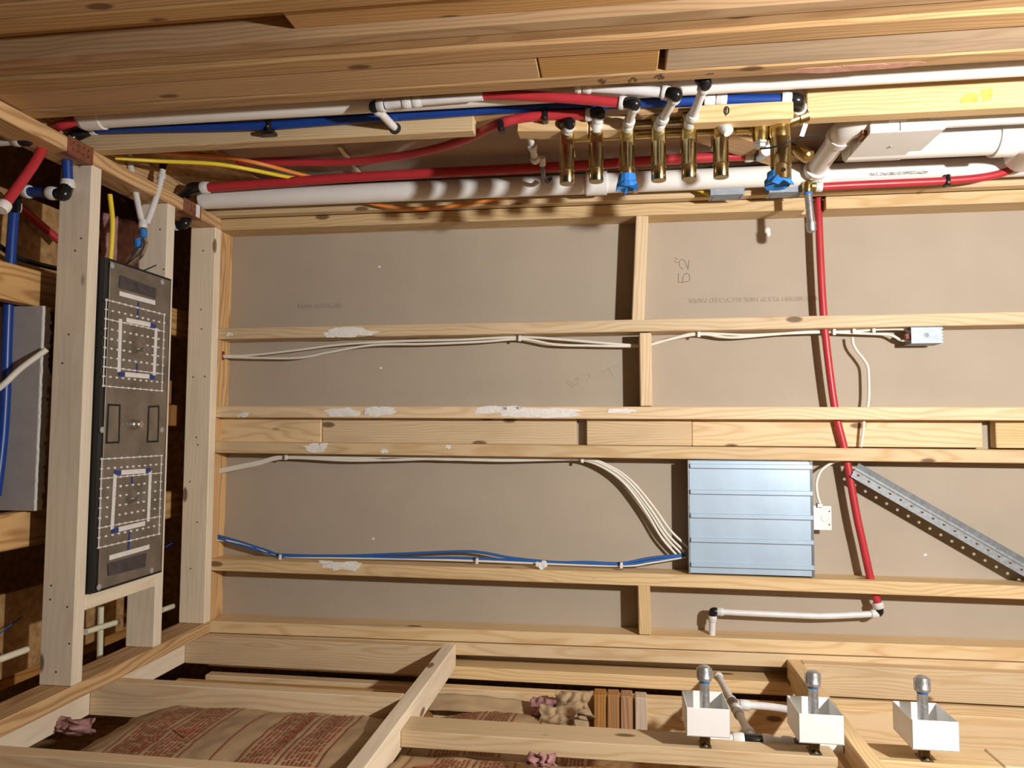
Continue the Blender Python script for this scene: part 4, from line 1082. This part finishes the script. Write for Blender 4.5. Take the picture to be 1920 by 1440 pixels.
# nail plates on the ledger
NG = 'rusty nail plates on the ledger'
def nplate(x0, x1, label, tape=False):
    a = pz(x0[0], x0[1], ZC); b_ = pz(x1[0], x1[1], ZC)
    y0, y1 = a.y, b_.y
    xi, xo = XR - 0.038, XR
    g = empty('nail_plate', ((xi + xo) / 2, y0, ZC), label, 'nail plate', NG)
    f = box('plate', xi - 0.003, xo + 0.003, y0, y1, ZC - 0.0022, ZC - 0.0008, 'nail_plate', g, 0.0003)
    box('bent_edge', xi - 0.0035, xi - 0.002, y0, y1, ZC - 0.002, ZC + 0.02, 'nail_plate', g, 0.0003)
    rnd = random.Random(int(x0[0]))
    for i in range(2):
        for j in range(4):
            lathe('punched_hole', (xi + 0.012 + 0.016 * i, y0 + (y1 - y0) * (0.2 + 0.2 * j), ZC - 0.0021), DN, [(0, 0.0026), (0.0004, 0.0026)], 'black_matt', f, 8)
    for j in range(3):
        yy_ = y0 + (y1 - y0) * (0.25 + 0.25 * j)
        bar('scratch', (xi + 0.008, yy_, ZC - 0.0023), (xi + 0.022, yy_ + 0.004, ZC - 0.0023), 0.0016, 0.0002, DN, 'brass', f)
    if tape: box('white_sticker', xi + 0.0, xo + 0.002, y1 - 0.03, y1 - 0.008, ZC - 0.0028, ZC - 0.0022, 'tape_white', g, 0)
nplate((126, 270), (173, 310), 'rusty punched nail plate over the blue tube on the ceiling ledger')
nplate((344, 365), (376, 400), 'rusty nail plate with a white sticker near the back corner of the ledger', True)

# ================================================================== OVER THE CEILING
AG = 'tubes over the ceiling'
ra = empty('red_pipe', py(60, 310, 1.5), 'red tube slanting through the ceiling ledger in the upper corner', 'water pipe', AG)
P = [Vector((0.750, 1.60, 2.70)), Vector((0.735, 1.588, 2.735))] + [pz(x_, y_, 2.765) for x_, y_ in ((100, 243), (84, 272), (62, 310), (30, 355), (6, 388))]
tube('red_tube', P, 0.0111, 'red', ra); collar(P[-1], P[-1] - P[-2], 0.0111, ra, 0.022, 'pvc')
rb = tube('red_pipe', [pz(38, 388, 3.0), pz(70, 416, 2.99), pz(112, 452, 2.97)], 0.0111, 'red', None); tag(rb, 'short dull red tube passing behind the nearest ceiling joist', 'water pipe', AG)
wa = empty('white_pipe', py(30, 264, 1.45), 'white tube with a black elbow at the left edge under the ledger', 'water pipe', AG)
wq = pz(28, 265, 2.80)
tube('white_tube', [wq + Vector((0, 0, 0.12)), wq], 0.0095, 'pex', wa); collar(wq + Vector((0, 0, -0.006)), (0, 0, 1), 0.0098, wa, 0.018); elbow(wq + Vector((0, 0, -0.012)), wq + Vector((0, 0, -0.034)), wq + Vector((0.03, 0, -0.036)), 0.0105, wa)
bc = tube('black_cable', [pz(-10, 455, 2.97), pz(30, 482, 2.96), pz(70, 495, 2.95), pz(112, 505, 2.94)], 0.007, 'black', None, 10); tag(bc, 'glossy black cable crossing behind the blue tube', 'cable')
wcb = tube('cable', [py(-15, 738, 1.62), py(10, 718, 1.63), py(40, 690, 1.65), py(88, 655, 1.68)], 0.0075, 'cable', None, 10); tag(wcb, 'thick cream cable in front of the grey gypsum offcut', 'cable')

vp_ = empty('white_pipe', py(270, 430, 1.93), 'pair of white tubes meeting in a V above the shower panel', 'water pipe', AG)
jn = py(270, 425, 1.90)
tube('white_tube', [py(240, 285, 1.90), py(252, 350, 1.90), py(265, 412, 1.90), jn], 0.0085, 'pex', vp_)
tube('white_tube', [py(308, 305, 1.98), py(296, 360, 1.95), py(275, 420, 1.91)], 0.0085, 'pex', vp_)
collar(py(268, 420, 1.90), (1, 0, 0), 0.009, vp_, 0.024); collar(py(303, 330, 1.97), py(308, 305, 1.98) - py(296, 360, 1.95), 0.0088, vp_, 0.02)
elbow(py(304, 318, 1.97), py(308, 300, 1.975), py(325, 298, 1.98), 0.0085, vp_)
lathe('coupling', py(270, 428, 1.90), py(268, 446, 1.90) - py(270, 428, 1.90), [(0, 0.008), (0.008, 0.010), (0.022, 0.010), (0.026, 0.008)], 'brass', vp_, 14)
def hose(pts, label):
    bm = bmesh.new(); p = smoothpts([py(*q) for q in pts], 16)
    rr = [0.0068 + 0.0012 * (i % 2) for i in range(len(p))]
    add_tube(bm, p, rr, 10)
    return tag(fin('braided_hose', bm, 'chrome', None), label, 'hose', 'braided hoses to the shower panel')
hose([(270, 444, 1.90), (272, 458, 1.90), (264, 478, 1.89), (252, 490, 1.88), (238, 502, 1.87)], 'braided steel hose curving outermost into the shower panel')
hose([(266, 448, 1.905), (259, 462, 1.905), (250, 478, 1.90), (240, 494, 1.89)], 'braided steel hose hidden half behind the outer one')
for x_, y_, Y_, lb in ((258, 456, 1.90, 'blue tape round the inner braided hose'), (268, 438, 1.895, 'blue tape round the hose coupling')):
    c = py(x_, y_, Y_)
    o = lathe('blue_tape', c + Vector((0.012, 0, 0)), (-1, 0, -0.1), [(0, 0.0085), (0.001, 0.0105), (0.016, 0.010), (0.024, 0.0088)], 'tape_blue'); tag(o, lb, 'tape')
yb = tube('yellow_cable', [py(206, 365, 1.80), py(211, 420, 1.80), py(207, 490, 1.80)], 0.0065, 'cable_yellow', None, 10); tag(yb, 'yellow cable hanging straight down beside the nearest ceiling joist', 'cable')
nl = tube('bent_nail', [py(268, 508, 1.93), py(280, 503, 1.92), py(293, 497, 1.91)], 0.0018, 'alu_dark', None, 8); tag(nl, 'bent nail sticking out above the shower panel corner', 'nail')

def cpvc(pts, label, r=0.0085):
    o = tube('cream_pipe', pts, r, 'cpvc', None, 12); return tag(o, label, 'water pipe', 'cream pipes over the ceiling')
cpvc([pz(160, 1185, 2.86), pz(222, 1166, 2.86)], 'cream pipe lying level behind the nearest ceiling joist')
cpvc([pz(189, 1138, 2.89), pz(187, 1234, 2.89)], 'cream pipe standing upright behind the level one')
cpvc([pz(-5, 1238, 2.86), pz(50, 1218, 2.86)], 'cream pipe stub left of the nearest ceiling joist')
cpvc([pz(304, 1144, 2.84), pz(326, 1136, 2.84)], 'short cream pipe stub between the two far ceiling joists')
bw = tube('blue_wire', [pz(-6, 1192, 2.95), pz(20, 1172, 2.95), pz(42, 1156, 2.95)], 0.002, 'cable_blue', None, 6); tag(bw, 'thin blue wire left of the nearest ceiling joist', 'wire')
bw = tube('blue_wire', [pz(310, 1026, 2.86), pz(320, 1020, 2.86), pz(332, 1017, 2.86)], 0.002, 'cable_blue', None, 6); tag(bw, 'thin blue wire between the two far ceiling joists', 'wire')

# ================================================================== INSULATION
def batt(name, fn, nu, nv, mat, label, cat='insulation', group=None, parent=None, solid=0.0):
    bm = bmesh.new(); g = []
    for i in range(nu + 1):
        g.append([bm.verts.new(fn(i / nu, j / nv)) for j in range(nv + 1)])
    for i in range(nu):
        for j in range(nv): bm.faces.new((g[i][j], g[i + 1][j], g[i + 1][j + 1], g[i][j + 1]))
    o = fin(name, bm, mat, parent, smooth=True)
    if solid: m_ = o.modifiers.new('solid', 'SOLIDIFY'); m_.thickness = solid
    if label: tag(o, label, cat, group)
    return o
def nz(x, y, s=9.0, sd=0.0): return noise.noise(Vector((x * s, y * s, sd)))
KG = 'kraft faced insulation batts'
def kraft(label, y0, y1, z0, z1, x_of, sd, words, amp=0.006, lines=True):
    g = empty('insulation_batt', (x_of(0.5, 0.5), (y0 + y1) / 2, z0), label, 'insulation', KG)
    def surf(u, v):          # u along z (down), v along y
        z_ = z1 + (z0 - z1) * u; y_ = y0 + (y1 - y0) * v
        b_ = math.sin(math.pi * min(1, max(0, v))) ** 0.6
        return Vector((x_of(u, v) + 0.022 * b_ - 0.022 + amp * nz(z_, y_, 10, sd) + amp * 0.5 * nz(z_, y_, 30, sd), y_, z_))
    f = batt('kraft_facing', surf, 70, 36, 'kraft', None, parent=g, solid=0.0015)
    batt('fibre_core', lambda u, v: surf(u, v) - Vector((0.006 + 0.05 * math.sin(math.pi * v) ** 0.5, 0, 0)), 30, 16, 'pink', None, parent=g)
    def on(z_, y_): 
        u = (z_ - z1) / (z0 - z1); v = (y_ - y0) / (y1 - y0)
        return surf(u, v) + Vector((0.0024, 0, 0))
    rnd = random.Random(sd)
    bm = bmesh.new()
    def patch(za, zb, ya, yb):
        n = max(1, int(abs(yb - ya) / 0.012)); 
        for i in range(n):
            q = [on(za, ya + (yb - ya) * i / n), on(zb, ya + (yb - ya) * i / n), on(zb, ya + (yb - ya) * (i + 1) / n), on(za, ya + (yb - ya) * (i + 1) / n)]
            bm.faces.new([bm.verts.new(p_) for p_ in q])
    z_ = z1 - 0.03; k = 0
    ya, yb = y0 + 0.02, y1 - 0.02
    while z_ > z0 + 0.05:
        patch(z_, z_ - 0.0035, ya, yb)                 # rule
        kind = k % 4
        if kind in (1, 2):                              # small-print block
            for i in range(7):
                zz = z_ - 0.014 - i * 0.0095
                if zz < z0 + 0.01: break
                yy = ya
                while yy < yb - 0.02:
                    w_ = rnd.uniform(0.012, 0.035); patch(zz, zz - 0.0048, yy, min(yb, yy + w_)); yy += w_ + 0.006
            z_ -= 0.088
        elif kind == 3: z_ -= 0.075
        else: z_ -= 0.062
        k += 1
    pr = fin('red_print', bm, 'ink_red', f); tag(pr, kind='stuff')
    for body, zz, yy, size in words:
        text('red_lettering', body, None, (0, 1, 0), (0, 0, 1), size, 'ink_red', f, fn=lambda tx, ty, zz=zz, yy=yy: on(zz + ty, yy + tx))
    return g, on, f
def tri(on, f, zc, yc, s):
    bm = bmesh.new()
    for (a_, b_) in (((0, 1), (-.87, -.5)), ((-.87, -.5), (.87, -.5)), ((.87, -.5), (0, 1)), ((0, .35), (0, -.2))):
        pts = [on(zc + s * (a_[1] + (b_[1] - a_[1]) * t / 6), yc + s * (a_[0] + (b_[0] - a_[0]) * t / 6)) for t in range(7)]
        add_tube(bm, pts, 0.0016, 5)
    fin('warning_triangle', bm, 'ink_red', f)
g, on, f = kraft('kraft faced insulation batt with red print between the upper left studs', 1.442, 1.822, 1.935, 2.60, lambda u, v: -0.700 - 0.03 * max(0, 0.12 - u) * 8, 11, (('Insulation', 2.12, 1.60, 0.035), ('Fiberglass', 2.42, 1.50, 0.03)))
tri(on, f, 2.38, 1.62, 0.03)
g, on, f = kraft('kraft faced insulation batt with red print along the bottom of the niche', 1.20, 1.695, 0.93, 1.888, lambda u, v: -0.728, 17, (('Insulation', 1.58, 1.46, 0.04), ('Insulation', 1.20, 1.40, 0.04)))
tri(on, f, 1.80, 1.60, 0.035); tri(on, f, 1.28, 1.64, 0.035)
g, on, f = kraft('bulging kraft faced insulation batt behind the niche stud', 1.80, 2.19, 1.47, 1.95, lambda u, v: -0.815 + 0.035 * math.sin(math.pi * min(1, u * 1.1)) - 0.03 * v, 23, (('Insulation', 1.52, 1.86, 0.034),))
# curled flap of facing and torn ends
def flap(u, v):
    a_ = py(805 + 300 * u, 1297 + 40 * u ** 1.7 - 2 * math.sin(math.pi * u), 2.235)
    return a_ + Vector((-0.004 - 0.035 * v, -0.045 * v, 0.0)) + Vector((0.01 * nz(u * 3, v, 2, 1), 0, 0))
batt('kraft_flap', flap, 30, 8, 'kraft', 'curled tan paper flap lying over the wide stud in the niche', solid=0.001)
def torn(name, px_, py_, Y, sx, sz, mat, label, sd):
    c = py(px_, py_, Y)
    def fn(u, v):
        a_ = (u - 0.5) * 2; b_ = (v - 0.5) * 2
        e = 1 + 0.35 * nz(a_ * 1.2, b_ * 1.2, 1.3, sd)
        crease = 0.022 * abs(nz(a_ + b_ * 0.7, b_ - a_ * 0.5, 1.5, sd + 4)) + 0.004 * nz(a_ * 2, b_ * 2, 1.2, sd)
        return c + Vector((sx * b_ * e + crease * 0.5, -crease * 1.6 + 0.018 * b_ * b_ + 0.014 * a_ * a_, sz * a_ * e))
    return batt(name, fn, 22, 16, mat, label, solid=0.0012 if mat == 'kraft' else 0.006)
torn('pink_fibre', 1020, 1335, 2.17, 0.035, 0.04, 'pink', 'tuft of pink fibre bulging from the torn batt in the niche', 3)
torn('kraft_scrap', 1075, 1325, 2.16, 0.034, 0.05, 'kraft', 'crumpled tan paper scrap beside the dark header plies', 5)
torn('kraft_scrap', 1045, 1350, 2.12, 0.03, 0.055, 'kraft', 'crumpled tan paper scrap below the pink fibre tuft', 8)
torn('pink_fibre', 1015, 1432, 1.60, 0.012, 0.028, 'pink', 'small pink tear in the lower insulation batt', 9)
torn('pink_fibre', 132, 1368, 1.70, 0.02, 0.05, 'pink', 'pink fibre showing at the top end of the upper left batt', 12)
pk = batt('pink_insulation', lambda u, v: Vector((0.10 + 0.56 * u, 2.04 + 0.24 * v, 2.955 - 0.03 * math.sin(math.pi * v) + 0.012 * nz(u * 4, v * 2, 3, 2))), 30, 12, 'pink', 'pink insulation tucked above the two far ceiling joists near the right wall', solid=0.02)
